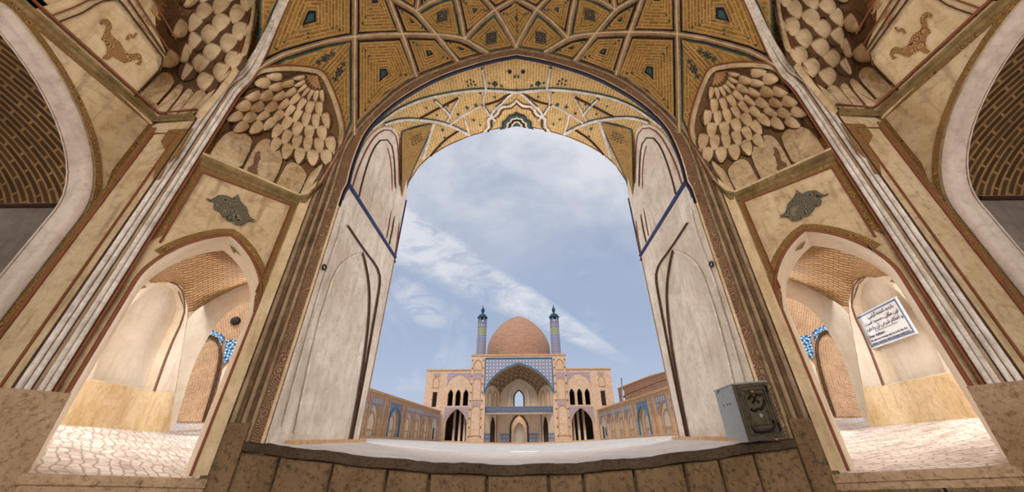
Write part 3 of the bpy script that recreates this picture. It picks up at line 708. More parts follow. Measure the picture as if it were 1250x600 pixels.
FLIPT = {-1: 'left', 1: 'right'}
for SIDE in (-1, 1):
    LR = FLIPT[SIDE]
    nearL = 'beside the grey box' if SIDE > 0 else 'across from the grey box'
    # ---------------- diagonal bay
    wd_ = empty('wall_%s_diagonal' % LR, dpt(0, 0), '%s diagonal wall with a pointed doorway under a carved medallion' % LR, 'wall', None, 'structure')
    fr = lambda s, z, off=0.: dpt(s, z, off)
    outer = [(-.60, -.3), (-.60, 2.92), (.60, 2.92), (.60, -.3), (.47, -.3)] 
    hole = D_DOOR
    mb = MB()
    poly = [(-.60, -.3), (-.60, 2.92), (.62, 2.92), (.62, -.3), (.48, -.3)] + hole[::-1] + [(-.52, -.3)]
    mb.flat(fr, poly, (), 0)
    build('spandrel', mb, 'tan', wd_)
    # arch and jambs: deep white intrados
    jam = [(-.52, -.3)] + hole + [(.48, -.3)]
    mb = MB(); cen_s = -.02
    rows = []
    for k, (o_, sh) in enumerate(((0.0, 1.0), (-.02, .995), (-.25, .99), (-.42, .985))):
        rows.append([dpt(cen_s + (s - cen_s) * sh, z * sh if z > 0 else z, o_) for s, z in jam])
    mb.grid(rows); build('door_reveal', mb, 'white_clean', wd_, False)
    # brown line and gold border
    def off_out(pts, d_):
        out = []
        for i, p in enumerate(pts):
            a, b_ = np.array(pts[max(i - 1, 0)]), np.array(pts[min(i + 1, len(pts) - 1)]); t_ = (b_ - a) / (np.linalg.norm(b_ - a) + 1e-9)
            out.append((p[0] - t_[1] * d_, p[1] + t_[0] * d_))
        return out
    mb = MB(); mb.tube([dpt(s, z, .012) for s, z in off_out(jam, .012)], .018, 6); build('painted_line', mb, 'red_line' , wd_, True)
    mb = MB(); a_, b_ = off_out(hole, .03), off_out(hole, .095)
    b_ = [(max(-.585, min(.6, s)), z) for s, z in b_]
    sel = [i for i in range(len(b_)) if b_[i][0] > -.55]; a_ = [a_[i] for i in sel]; b_ = [b_[i] for i in sel]
    mb.grid([[dpt(s, z, .012) for s, z in a_], [dpt(s, z, .012) for s, z in b_]]); build('gilt_border', mb, 'scroll_gold', wd_)
    mb = MB()
    mb.flat(lambda s, z, off=0.: dpt(s, z, off + .01), [(-.59, 1.8), (-.59, 2.85), (.49, 2.85), (.49, 1.2), (.43, 1.45), (.43, 2.78), (-.525, 2.78), (-.525, 1.9)]); build('gilt_border', mb, 'scroll_gold', wd_)
    mb = MB()
    for p, q in (((-.52, 1.80), (-.52, 2.775)), ((-.52, 2.775), (.425, 2.775)), ((.425, 2.775), (.425, 1.50))): mb.tube([dpt(*p, .016), dpt(*q, .016)], .010, 6)
    build('painted_line', mb, 'red_line', wd_, True)
    # plain casing strip between border and colonnettes
    mb = MB(); mb.hexa([dpt(.50, -.3, 0), dpt(.61, -.3, 0), dpt(.61, -.3, .05), dpt(.50, -.3, .05)], [dpt(.50, 3.0, 0), dpt(.61, 3.3, 0), dpt(.61, 3.3, .05), dpt(.50, 3.0, .05)]); build('casing', mb, 'cream', wd_)
    # medallion
    mb = MB(); plate(mb, lambda p, off=0.: onD(p, off), MED, .03, 0, .03); o_ = build('medallion', mb, 'scroll_slate', wd_)
    if SIDE < 0: o_['label'] = 'dark slate grey carved medallion'
    # cornice
    mb = MB(); prof = [(0, 2.84), (.03, 2.86), (.03, 2.90), (.07, 2.93), (.07, 2.97), (.03, 3.0), (0, 3.02)]
    mb.grid([[dpt(-.60, z, o_) for o_, z in prof], [dpt(.47, z - .04, o_) for o_, z in prof], [dpt(.56, z + .02, o_ + .05) for o_, z in prof], [dpt(.66, z + .3, o_ + .02) for o_, z in prof]]); build('cornice', mb, 'olive', wd_)
    mb = MB(); mb.tube([dpt(-.60, 3.0, .05), dpt(.47, 2.955, .05), dpt(.56, 3.02, .08), dpt(.66, 3.3, .05)], .018, 6); build('cornice_line', mb, 'cream', wd_, True)
    # ---------------- muqarnas niche over the doorway
    nc = empty('muqarnas_niche', dpt(0, 3.0), 'cream stalactite niche over the %s doorway, %s' % (LR, nearL), 'niche', 'stalactite niches over the doorways')
    cen = np.array([350., 150.]); ol = resample(NICHE + [(310, 224), NICHE[0]], 60); mb = MB()
    rows = [[NICHE1(tuple(p * (1 - f_) + cen * f_), -.02) for p in ol] for f_ in np.linspace(0, 1, 9)]
    mb.grid(rows); build('niche_shell', mb, 'scroll_muq', nc, True)
    outw = [p + (p - cen) / np.linalg.norm(p - cen) * 7 for p in [np.array(q, float) for q in NICHE[1:-1]]]
    mb = MB(); a_, b_ = resample(smooth(NICHE[1:-1], 1), 40), resample(smooth(outw, 1), 40)
    mb.grid([[onD(tuple(p), -.03) for p in a_], [onD(tuple(p), .02) for p in a_], [onD(tuple(p), .03) for p in b_], [onD(tuple(p), -.0) for p in b_]]); build('niche_border', mb, 'tan', nc, True)
    mb = MB(); mb.tube([onD(tuple(p), .04) for p in b_], .014, 6); build('border_line', mb, 'red_line', nc, True)
    for poly in ([(254, 192), (266, 172), (277, 161), (290, 160), (303, 166), (308, 176), (290, 212)], [(293, 214), (311, 179), (318, 172), (327, 170), (338, 177), (344, 186), (345, 200), (328, 234)], [(332, 236), (348, 204), (355, 199), (364, 201), (373, 210), (375, 217), (359, 248)], [(362, 248), (377, 215), (388, 205), (396, 200), (384, 224)]):
        mb = MB(); plate(mb, NICHE1, [tuple(p) for p in smooth(poly + [poly[0]], 1)[:-1]], .02, 0, .03); build('lower_panel', mb, 'cell', nc)
    mb = MB(); plate(mb, NICHE1, CART, .035, 0, .012); build('painted_cartouche', mb, 'scroll_umber', nc)
    apx = np.array([390., 92.]); 
    def inside(p, poly):
        r_, j = False, len(poly) - 1
        for i in range(len(poly)):
            if (poly[i][1] > p[1]) != (poly[j][1] > p[1]) and p[0] < (poly[j][0] - poly[i][0]) * (p[1] - poly[i][1]) / (poly[j][1] - poly[i][1]) + poly[i][0]: r_ = not r_
            j = i
        return r_
    reg = [tuple(p) for p in (np.array(q, float) for q in [(268, 172), (304, 112), (314, 97), (330, 92), (360, 91), (386, 94), (397, 114), (406, 141), (410, 160), (400, 190), (386, 203), (368, 198), (350, 195), (330, 166), (308, 164), (288, 156)])]
    for k, rr in enumerate([24, 39, 54, 69, 84, 99, 114, 129]):
        ln, wd = (26, 19.5) if k > 0 else (20, 13.5)
        na = (7, 7, 9, 9, 12, 12, 15, 15)[k]; wd = min(rr * 1.95 / na * 1.22, 21)
        for j in range(na):
            a = R(80) + R(112) * (j + (.5 if k % 2 else 0)) / na
            p = apx + rr * np.array([math.cos(a), math.sin(a)])
            if not inside(p, reg): continue
            build('muqarnas_cell', petal(NICHE1, p[0], p[1], apx - p, ln, wd * (.92 + .16 * random.random()), .055), 'petal', nc, True)
    # apex rosette, red floral
    mb = MB(); pts = []
    for a in np.linspace(R(75), R(195), 25): rr = 16 + 2.5 * math.cos(a * 24); pts.append(tuple(apx + np.array([-1, 3]) + rr * np.array([math.cos(a), math.sin(a)])))
    plate(mb, NICHE1, [tuple(apx + np.array([-3, 1]))] + pts, .02, 0, .01); build('apex_rosette', mb, 'scroll_red', nc)

    # ---------------- corner colonnettes (front) and white corner rolls (side)
    cc = empty('corner_colonnettes', (-2.9, 3.9, .15), 'dark bundled colonnettes between the great arch and the %s doorway' % LR, 'colonnette', 'dark bundled colonnettes at the front corners')
    for k in range(5):
        f_ = k / 4; base_ = np.array([-2.975, 3.83]) * (1 - f_) + np.array([-2.83, 3.955]) * f_
        path = [np.array([base_[0], base_[1], z]) for z in np.linspace(.12, 3.3, 10)]
        if k < 2: tail = [(419 + k, 176), (424 + k, 166), (429 + k * 2, 150)]
        else: tail = [tuple(np.array(p) + np.array([-.6, -.8]) * (2.2 + (4 - k) * 3.6)) for p in ARCH_OUT[1:]]
        path += [onY(p, 3.95) for p in [tuple(q) for q in smooth(tail, 1)]]
        if k >= 2: path[-1][0] = -.03
        mb = MB(); mb.tube(path, .027, 8); build('roll', mb, 'darkroll' if k % 2 == 0 else 'tanroll', cc, True)
    mb = MB(); mb.hexa([(-3.01, 3.80, -1.0), (-2.78, 3.90, -1.0), (-2.78, 4.1, -1.0), (-3.05, 4.0, -1.0)], [(-3.01, 3.80, .14), (-2.78, 3.90, .14), (-2.78, 4.1, .14), (-3.05, 4.0, .14)]); build('stone_base', mb, 'stone', cc)
    wr = empty('corner_rolls', (-3.84, 2.86, .2), 'tall white bundled rolls climbing beside the %s doorway' % LR, 'moulding', 'white bundled corner rolls')
    topl = [(302, 92), (322, 55), (346, 0), (368, -46)]
    for k in range(11):
        f_ = k / 10; sh = (f_ - .5)
        b3 = np.array([-3.84, 2.725]) * (1 - f_) + np.array([-3.80, 2.955]) * f_
        path = [np.array([b3[0], b3[1], z]) for z in np.linspace(.34, 4.1, 14)]
        path += [VAULT((p[0] + sh * wdd, p[1] + sh * wdd * .4), .03) for p, wdd in zip(topl, (18, 11, 9, 9))]
        mt, rr = (('groove', .010), ('white_trim', .023), ('darkroll', .010), ('white_trim', .022), ('navy', .009), ('tanroll', .017), ('white_trim', .025), ('darkroll', .010), ('white_trim', .023), ('groove', .010), ('red_line', .012))[k]
        pp = [np.array(q) for q in smooth(path, 1)]
        mb = MB(); mb.tube(pp, rr, 8); build('roll', mb, mt, wr, True)
    mb = MB(); mb.hexa([(-3.72, 2.64, -1.0), (-3.70, 3.06, -1.0), (-4.2, 3.3, -1.0), (-4.3, 2.6, -1.0)], [(-3.78, 2.68, .34), (-3.755, 3.04, .34), (-4.1, 3.2, .34), (-4.1, 2.70, .34)]); build('stone_base', mb, 'stone_light', wr)

    # ---------------- side bay
    ws = empty('wall_%s' % LR, (-4.33, 1.5, 0), '%s side wall with a wide white edged arch below ornamented panels' % LR, 'wall', None, 'structure')
    fr2 = lambda y, z, off=0.: np.array([-4.33 + off, y, z])
    hole = arch(1.21, 1.9, 3.16, 14, .30, 1.47)
    mb = MB(); mb.flat(fr2, [(-1.3, -1), (-1.3, 3.5), (2.80, 3.5), (2.80, -1), (2.68, -1)] + hole[::-1] + [(.26, -1)]); build('spandrel', mb, 'tan', ws)
    jam = [(.26, -1)] + hole + [(2.68, -1)]
    mb = MB(); rows = []
    for o_, d_ in ((.02, .03), (.02, -.02), (-.01, -.04), (-.06, -.05), (-.08, -.10)):
        rows.append([fr2(y, z, o_) for y, z in off_out(jam, d_)])
    mb.grid(rows); build('archivolt', mb, 'arch_white', ws, True)
    mb = MB(); a_, b_ = off_out(hole, .06), off_out(hole, .115); mb.grid([[fr2(min(y, 2.735), z, .012) for y, z in a_], [fr2(min(y, 2.735), z, .012) for y, z in b_]]); build('painted_border', mb, 'scroll_gold', ws)
    mb = MB()
    mb.flat(lambda y, z, off=0.: fr2(y, z, .008), [(.0, 3.27), (2.735, 3.27), (2.735, 2.3), (2.69, 2.5), (2.69, 3.22), (.0, 3.22)]); build('painted_border', mb, 'scroll_gold', ws)
    prof = [(0, 3.26), (.02, 3.27), (.025, 3.30), (.05, 3.31), (.05, 3.34), (.02, 3.36), (0, 3.38)]
    mb = MB(); mb.grid([[fr2(0, z, o_) for o_, z in prof], [fr2(2.74 - .04, z, o_) for o_, z in prof], [(-3.86, 2.74 - o_, z + .06) for o_, z in prof]]); build('cornice', mb, 'olive', ws)
    mb = MB(); mb.tube([fr2(0, 3.39, .05), fr2(2.68, 3.39, .05), (-3.86, 2.69, 3.46)], .016, 6); build('cornice_line', mb, 'red_line', ws, True)
    # return face (pier front)
    fr3 = lambda x, z, off=0.: np.array([x, 2.74 - off, z])
    mb = MB(); mb.flat(fr3, [(-4.33, -1), (-3.84, -1), (-3.84, 3.36), (-4.33, 3.30)], (), .2); build('return_face', mb, 'tan', ws)
    mb = MB(); mb.flat(lambda x, z, off=0.: fr3(x, z, .01), [(-4.32, .2), (-4.25, .2), (-4.25, 3.2), (-4.32, 3.2)]); build('painted_border', mb, 'scroll_gold', ws)
    mb = MB(); mb.tube([fr3(-4.24, .2, .012), fr3(-4.24, 3.1, .012)], .014, 6); mb.tube([fr3(-3.95, .35, .01), fr3(-3.95, 3.1, .01), fr3(-4.24, 3.1, .01)], .010, 6); build('painted_line', mb, 'red_line', ws, True)
    mb = MB(); plate(mb, lambda p, off=0.: onY(p, 2.74 - off), [(206, 158), (236, 156), (218, 190), (205, 200), (196, 218), (186, 222), (190, 200), (202, 184), (196, 172)], .012); build('floral_paint', mb, 'scroll_gold', ws)
    # panels above the cornice
    mb = MB(); plate(mb, sx, [(18, 0), (187, 155), (160, 120), (196, 86), (203, 66), (190, 35), (186, -45), (-60, -45), (-60, -20)], .0); mb.face([(-4.34, -1.3, 3.4), (-4.34, 1.3, 3.4), (-4.34, 1.3, 7), (-4.34, -1.3, 7)]); build('upper_wall', mb, 'tan', ws)
    mb = MB(); plate(mb, sx, [(40, 12), (78, 0), (140, 2), (190, 68), (194, 84), (162, 118), (186, 150), (184, 152)], .012); build('upper_panel', mb, 'cream', ws)
    for path, mt in (([(68, 28), (100, 16), (122, 2), (145, -2), (199, 70), (196, 84), (162, 120)], 'outline'), ([(60, 20), (92, 8), (116, -4)], 'red_line'), ([(165, -3), (207, 62)], 'red_line'), ([(186, -3), (215, 48)], 'red_line'), ([(155, -3), (203, 68)], 'outline')):
        mb = MB(); ribbon(mb, lambda p, off=0.: sx(p, off + .015), path, 2.2, .015); build('painted_line', mb, mt, ws, True)
    for pl in (ORN, ORN2):
        mb = MB(); plate(mb, sx, pl, .022, 0, .01); o_ = build('painted_ornament', mb, 'scroll_orn', ws)
    for (x, y) in ((176, 28), (190, 12)):
        mb = MB(); s3 = [(0, -9), (3, -5), (2, -2), (6, 0), (3, 3), (3, 7), (7, 12), (3, 11), (0, 7), (-3, 4), (-6, 1), (-3, -2), (-4, -6)]
        plate(mb, sx, [(x + a, y + b_) for a, b_ in s3], .02, 0, .008); build('painted_ornament', mb, 'scroll_red', ws)
    # side muqarnas niche
    nc = empty('muqarnas_niche', (-4.3, 2.6, 3.5), 'large cream stalactite niche high on the %s side wall above the wide arch' % LR, 'niche', 'stalactite niches high on the side walls')
    poly = [(241, 147), (187, 153), (160, 119), (196, 86), (186, 60), (192, 35), (205, 10), (200, -45), (318, -45), (314, 20), (306, 52), (298, 78), (285, 98)]
    cen = np.array([252., 55.]); ol = resample(poly + [poly[0]], 60); mb = MB()
    mb.grid([[NICHE2(tuple(p * (1 - f_) + cen * f_), -.01) for p in ol] for f_ in np.linspace(0, 1, 9)]); build('niche_shell', mb, 'scroll_muq', nc, True)
    mb = MB(); ribbon(mb, NICHE2, [tuple(p) for p in smooth([(313, -40), (310, 15), (304, 48), (296, 76), (283, 97), (262, 122), (243, 146)], 1)], 5, .05); build('niche_border', mb, 'tan', nc, True)
    mb = MB(); ribbon(mb, NICHE2, [tuple(p) for p in smooth([(309, -40), (306, 15), (300, 48), (292, 76), (279, 97)], 1)], 1.2, .06); build('border_line', mb, 'red_line', nc, True)
    for poly in ([(168, 118), (192, 91), (200, 87), (208, 94), (211, 104), (182, 134)], [(186, 137), (213, 107), (220, 104), (226, 110), (198, 146), (194, 148)], [(201, 148), (228, 112), (234, 110), (238, 116), (212, 148)], [(215, 148), (239, 117), (246, 112), (252, 112), (252, 116), (228, 147)], [(231, 147), (254, 118), (264, 112), (272, 108), (266, 116), (241, 145)]):
        mb = MB(); plate(mb, NICHE2, [tuple(p) for p in smooth(poly + [poly[0]], 1)[:-1]], .03, 0, .03); build('lower_panel', mb, 'cell', nc)
    reg = [(208, 86), (203, 66), (212, 45), (222, 18), (226, -34), (306, -34), (304, 18), (297, 48), (288, 76), (276, 94), (252, 106), (230, 104)]
    apx2 = np.array([345., -105.])
    for k, rr in enumerate([97, 115, 133, 151, 169, 187, 205, 223, 241]):
        ln = 31; na = (7, 7, 8, 8, 9, 9, 10, 10, 11)[k]; wd = min(rr * 1.31 / na * 1.15, 27)
        for j in range(na):
            a = R(95) + R(75) * (j + (.5 if k % 2 else 0)) / na; p = apx2 + rr * np.array([math.cos(a), math.sin(a)])
            if not inside(p, reg): continue
            build('muqarnas_cell', petal(NICHE2, p[0], p[1], apx2 - p, ln, wd, .07), 'petal', nc, True)
    # vaulted bay beyond the side arch
    bay = empty('wall_%s_bay' % LR, (-6, 2, 0), 'bay beyond the %s side arch with dark brick vault and grey plaster wall' % LR, 'wall', None, 'structure')
    bo = off_out(hole, -.09); bo = [(y, z) for y, z in bo]
    lo, hi = bo[0], bo[-1]
    split = 1.93
    mb = MB(); prof = [p for p in bo if p[1] >= split]; nx_ = 9
    L_ = [0]
    for a, b_ in zip(prof, prof[1:]): L_.append(L_[-1] + math.hypot(a[0] - b_[0], a[1] - b_[1]))
    xs_ = np.linspace(-4.40, -6.35, nx_)
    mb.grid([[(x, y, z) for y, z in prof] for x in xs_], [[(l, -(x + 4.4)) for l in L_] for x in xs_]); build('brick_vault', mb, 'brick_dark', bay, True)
    for sd_ in (0, 1):
        side_ = [p for p in (bo if sd_ else bo[::-1]) if p[1] < split + .1]
        side_ = [p for p in side_ if (p[0] > 1.4) == bool(sd_)] if False else [p for p in bo if p[1] < split + .12 and ((p[0] > 1.4) == bool(sd_))]
        side_ = sorted(side_, key=lambda p: -p[1]) + [((2.59 if sd_ else .35), -1.1)]
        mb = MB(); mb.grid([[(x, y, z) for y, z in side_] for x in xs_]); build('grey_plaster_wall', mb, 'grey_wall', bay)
        mb = MB(); q_ = side_[0]; mb.tube([(-4.42, q_[0], split + .02), (-6.35, q_[0], split + .02)], .025, 6); build('vault_edge', mb, 'groove', bay, True)
    bk = lambda y, z, off=0.: np.array([-6.35 + off, y, z])
    ah = arch(.95, 1.5, 2.62, 12, .3, 1.47)
    mb = MB(); mb.flat(bk, [(.1, -1.1), (.1, 3.3), (2.8, 3.3), (2.8, -1.1), (2.42, -1.1)] + ah[::-1] + [(.52, -1.1)]); mb.grid([[bk(y, z) for y, z in [(.52, -1.1)] + ah + [(2.42, -1.1)]], [bk(y, z, -.3) for y, z in [(.52, -1.1)] + ah + [(2.42, -1.1)]]]); build('end_arch', mb, 'arch_white', bay)
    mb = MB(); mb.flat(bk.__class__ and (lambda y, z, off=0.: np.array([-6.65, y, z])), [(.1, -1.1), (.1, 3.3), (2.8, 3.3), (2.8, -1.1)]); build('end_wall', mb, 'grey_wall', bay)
    mb = MB(); mb.box((-6.7, .1, -1.15), (-4.3, 2.8, -1.08)); build('bay_floor', mb, 'stone', bay)
    mb = MB(); mb.box((-8.5, 3.08, -1.1), (-4.15, 3.2, 4.0)); build('lamp_baffle', mb, 'grey_wall', bay)  # added hidden slab that blocks the passage lamp from the side bay
    # ---------------- passage beyond the doorway
    ps = empty('wall_%s_passage' % LR, (-6.3, 6.2, 0), 'whitewashed passage wall with a blind arch seen through the %s doorway' % LR, 'wall', None, 'structure')
    WN, WD_ = np.array([.963, .271, 0]), -4.396
    onW = lambda p, off=0.: onp(p, WN, WD_ + off)
    blind = smooth([(112, 462), (122, 435), (140, 400), (162, 368), (185, 350), (205, 345)], 1) + smooth([(205, 345), (217, 349), (224, 362), (224, 385), (205, 424), (186, 476)], 1)[1:]
    outer = [(50, 480), (60, 520), (69, 515.5), (140, 520.5), (206, 526), (228, 390), (229, 375), (222, 350), (206, 335), (185, 300), (150, 240), (60, 300)]
    # wall plate around the recessed blind arch, recess 12 cm deep
    mb = MB(); 
    loops = [[onW(tuple(p)) for p in outer], [onW(tuple(p)) for p in blind]]
    flatp = [p for l in loops for p in l]
    tr_in = [[Vector((p[0] if False else p[1], p[2], 0)) for p in l] for l in loops]
    for tr in tessellate_polygon(tr_in): mb.face([flatp[k] for k in tr])
    build('plaster_wall', mb, 'white_clean', ps)
    mb = MB(); mb.grid([[onW(tuple(p)) for p in blind], [onW(tuple(p)) - WN * -.0 - np.array([.12, .03, 0]) for p in blind]]); build('arch_reveal', mb, 'white_clean', ps)
    mb = MB(); bp = [onW(tuple(p)) - np.array([.12, .03, 0]) for p in blind]
    for tr in tessellate_polygon([[Vector((p[1], p[2], 0)) for p in bp]]): mb.face([bp[k] for k in tr])
    build('arch_panel', mb, 'white_clean', ps)
    mb = MB(); ribbon(mb, onW, [tuple(p) for p in smooth([(207, 344), (219, 348), (226, 362), (226, 386), (208, 424), (189, 478)], 1)], 1.6, .03); build('painted_line', mb, 'red_line', ps, True)
    mb = MB(); g = []
    for (a, b_) in (((52, 468), (52, 521)), ((109, 464), (100, 518)), ((150, 470), (145, 521)), ((192, 478), (188, 525)), ((213, 479), (207, 526.5))):
        g.append([onW(a, .0), onW(a, .05), onW(b_, .10), onW((b_[0], b_[1] + 3), .10)])
    mb.grid(g); build('dado', mb, 'dado', ps)
    # second arch
    AN, AD = np.array([-.27, .963, 0]), 8.817
    onA = lambda p, off=0.: onp(p, AN, AD - off)
    inn = smooth([(215, 516), (222, 490), (236, 445), (250, 418), (262, 398), (277, 381), (292, 372), (306, 367), (345, 362)], 1); out_ = smooth([(204, 526), (215, 480), (228, 390), (235, 382), (250, 371), (266, 362), (282, 354), (298, 347), (345, 335)], 1)
    a_, b_ = resample(inn, 30), resample(out_, 30)
    mb = MB(); mb.grid([[onA(tuple(p)) for p in b_], [onA(tuple(p)) for p in a_], [onA(tuple(p), -.5) for p in a_]]); build('second_arch', mb, 'white_clean', ps)
    # brick vault of the passage
    PV = Drape([q_of(onW(p), p) for p in [(150, 345), (176, 349), (197, 346), (213, 344), (224, 358), (229, 384)]] + [q_of(onA(p), p) for p in [(250, 371), (282, 354), (300, 346), (330, 338)]] + [q_of(onD(p, -.45), p) for p in [(150, 350), (178, 316), (215, 296), (262, 290), (300, 320)]])
    mb = MB(); A1 = resample([(168, 350), (172, 330), (180, 314), (205, 298), (240, 291), (266, 289), (290, 308), (306, 330), (318, 345)], 16); A2 = resample([(166, 354), (172, 352), (176, 350), (213, 345), (229, 385), (250, 372), (282, 355), (345, 336)], 16)
    mb.grid([[PV(tuple(a * (1 - f_) + b2 * f_), -.01) for a, b2 in zip(A1, A2)] for f_ in np.linspace(0, 1, 9)], [[(j * .28, i * .22) for j in range(16)] for i in range(9)]); build('brick_vault', mb, 'brick_vault', ps, True)
    # worn paving
    FL = Drape([q_of(onD(p), p) for p in [(28, 578), (100, 583), (200, 588), (262, 590)]] + [q_of(onW(p), p) for p in [(52, 516), (69, 516), (140, 521), (206, 526)]] + [q_of(onp(p, AN, AD + 3), p) for p in [(215, 514), (250, 516), (290, 517)]])
    mb = MB(); A1 = resample([(40, 505), (69, 514), (140, 519), (206, 520), (250, 515), (330, 516)], 20); A2 = resample([(12, 573), (28, 577.5), (100, 583), (200, 587.5), (262, 589), (270, 590)], 20)
    mb.grid([[FL(tuple(a * (1 - f_) + b2 * f_)) for a, b2 in zip(A1, A2)] for f_ in np.linspace(0, 1, 12)])
    tag(build('floor', mb, 'paving'), 'worn pale brick paving of the %s passage' % LR, 'floor', None, 'structure')
    # sill of the doorway, stone
    sl = empty('door_sill', dpt(0, -.5), 'worn stone sill under the %s doorway' % LR, 'sill', 'stone door sills')
    mb = MB(); mb.grid([[dpt(s, z - .11 * t_, o_) for o_, z in ((-.25, -.235), (-.02, -.205), (.05, -.205), (.065, -.22), (.065, -.27), (.05, -.28), (.05, -.33))] for s, t_ in ((-.62, 0), (-.3, .3), (.1, .65), (.62, 1.15))]); build('coping', mb, 'stone_light', sl)
    for s0, s1 in ((-.66, -.08), (-.06, .64)):
        mb = MB(); mb.hexa([dpt(s0, -1, 0), dpt(s1, -1, 0), dpt(s1, -1, .055), dpt(s0, -1, .055)], [dpt(s0, -.29 - .11 * (s0 + .62), 0), dpt(s1, -.29 - .11 * (s1 + .62), 0), dpt(s1, -.29 - .11 * (s1 + .62), .045), dpt(s0, -.29 - .11 * (s0 + .62), .045)]); build('stone_block', mb, 'stone', sl)
    # courtyard wall seen through the second arch
    BD = AD + 3.0; onB = lambda p, off=0.: onp(p, AN, BD - off)
    cw = empty('brick_wall', onB((250, 516)), 'orange brick courtyard wall with tiled blind arches beyond the %s passage' % LR, 'wall', 'brick walls beyond the passages')
    mb = MB(); fb = [onB(p) for p in [(150, 516), (150, 330), (318, 372), (340, 380), (340, 518)]]; mb.face(fb); 
    build('brick_face', mb, 'brick_court', cw)
    poly = smooth([(216, 514), (232, 455), (246, 425), (258, 412), (266, 420), (266, 440), (256, 480), (246, 514)], 1)
    mb = MB(); plate(mb, onB, [tuple(p) for p in poly], .02, 0, .02); build('blind_arch', mb, 'brick_court', cw)
    for dx in (0, 2.4):
        mb = MB(); ribbon(mb, lambda p, off=0.: onB(p, off + .02), [tuple(p) for p in smooth([(247 + dx, 414 - dx), (258 + dx, 410 - dx), (268 + dx, 420), (268 + dx, 440), (258 + dx, 480), (247 + dx, 514)], 1)], 1.2, .06); build('arch_moulding', mb, 'groove', cw, True)
    mb = MB(); plate(mb, onB, [(247, 408), (258, 402), (274, 409), (270, 422), (266, 412), (258, 408), (249, 414), (240, 428)], .04, 0, .02); build('tile_spandrel', mb, 'tile_turq', cw)
    mb = MB(); plate(mb, onB, [(276, 413), (294, 417), (291, 432), (281, 438), (272, 444)], .04, 0, .02); build('tile_spandrel', mb, 'tile_turq', cw)
    mb = MB(); plate(mb, onB, [(262, 514), (264, 480), (272, 450), (282, 440), (296, 434), (300, 514)], .03, 0, .02); build('plaster_arch', mb, 'white_clean', cw)
    if SIDE < 0:
        lp = empty('dome_lamp', onB((287, 391)), 'small dark dome lamp on the brick wall through the left doorway', 'lamp')
        cc3 = onB((287, 391), .05); mb = MB()
        for i in range(7):
            pass
        rows = []
        for i in range(7):
            ph = math.pi / 2 * i / 6; rows.append([cc3 + .11 * (math.cos(ph) * (math.cos(a) * np.array([.963, .27, 0]) + math.sin(a) * np.array([0, 0, 1.])) - math.sin(ph) * AN * .9) for a in np.linspace(0, 2 * math.pi, 17)])
        mb.grid(rows); build('dome', mb, 'lamp_glass', lp, True)
        mb = MB(); mb.tube([cc3 + AN * .06, cc3 - AN * .0], .125, 20); build('mount', mb, 'iron', lp, True)

# ------------------------------------------------------------------ grey metal box on the parapet
SIDE = -1   # world coordinates, no mirror
def BX(u, v, z):                                # u across the front, v to the back
    a = np.array([2.19, 3.70]); b_ = np.array([2.53, 3.68]); d_ = np.array([.085, .53]); p = a + (b_ - a) * u + d_ * v
    return np.array([p[0], p[1], z])
box = empty('donation_box', (2.36, 3.9, -.05), 'grey metal box with a dark relief front on the right end of the stone ledge', 'box')
mb = MB(); mb.hexa([BX(0, .03, -.06), BX(1, .03, -.025), BX(.93, 1, -.02), BX(0, 1, -.04)], [BX(0, .03, .45), BX(1, .03, .47), BX(.93, 1, .455), BX(0, 1, .44)]); build('body', mb, 'box_side', box)
bz = lambda u, v: -.055 + .03 * u + v * (.505)
fb = lambda u, v, off=0.: BX(u, .03 - off / .53, bz(u, v))
mb = MB(); mb.hexa([fb(0, 0), fb(1, 0), fb(1, 0, .025), fb(0, 0, .025)], [fb(0, 1), fb(1, 1), fb(1, 1, .025), fb(0, 1, .025)]); dr = build('front_plate', mb, 'box_front', box)
def fbar(name, pts, r_=.006, mat='box_front', off=.03, par=None):
    mb = MB(); mb.tube([fb(u, v, off) for u, v in pts], r_, 6); return build(name, mb, mat, par or dr, True)
for ins in (.09, .17, .24):
    fbar('frame_moulding', [(ins, ins), (1 - ins, ins), (1 - ins, 1 - ins * .9), (ins, 1 - ins * .9), (ins, ins)], .006)
fbar('scroll_relief', [(.18, .22), (.22, .14), (.4, .12), (.7, .13), (.8, .2), (.82, .3)], .012, 'iron')
fbar('scroll_relief', [(.3, .52), (.4, .48), (.5, .52), (.6, .5), (.72, .58), (.76, .66)], .012, 'iron')
fbar('scroll_relief', [(.32, .7), (.42, .76), (.5, .7), (.58, .76), (.7, .74)], .012, 'iron')
fbar('scroll_relief', [(.4, .62), (.5, .68), (.6, .62)], .012, 'iron')
fbar('hinge', [(.93, .12), (.93, .25)], .012, 'iron'); fbar('hinge', [(.93, .78), (.93, .9)], .012, 'iron')
mb = MB(); mb.tube([fb(.46, .83, .02), fb(.46, .83, .05)], .022, 12); build('lock_boss', mb, 'brass', dr, True)
mb = MB(); mb.tube([fb(.52, .40, .02), fb(.52, .40, .04)], .018, 12); build('keyhole_plate', mb, 'box_side', dr, True)
mb = MB(); mb.hexa([BX(-.02, -.02, .445), BX(1.02, -.02, .47), BX(.95, 1.02, .455), BX(-.02, 1.02, .435)], [BX(-.02, -.02, .458), BX(1.02, -.02, .483), BX(.95, 1.02, .468), BX(-.02, 1.02, .448)]); build('lid', mb, 'box_side', box)
for v in (.35, .5, .68):
    mb = MB(); mb.tube([BX(-.012, v, .28), BX(.01, v, .28)], .009, 8); build('rivet', mb, 'iron', box, True)
mb = MB(); mb.face([BX(-.004, .70, .43), BX(-.004, .88, .40), BX(-.004, .80, .44)]); build('scratch', mb, 'iron', box)

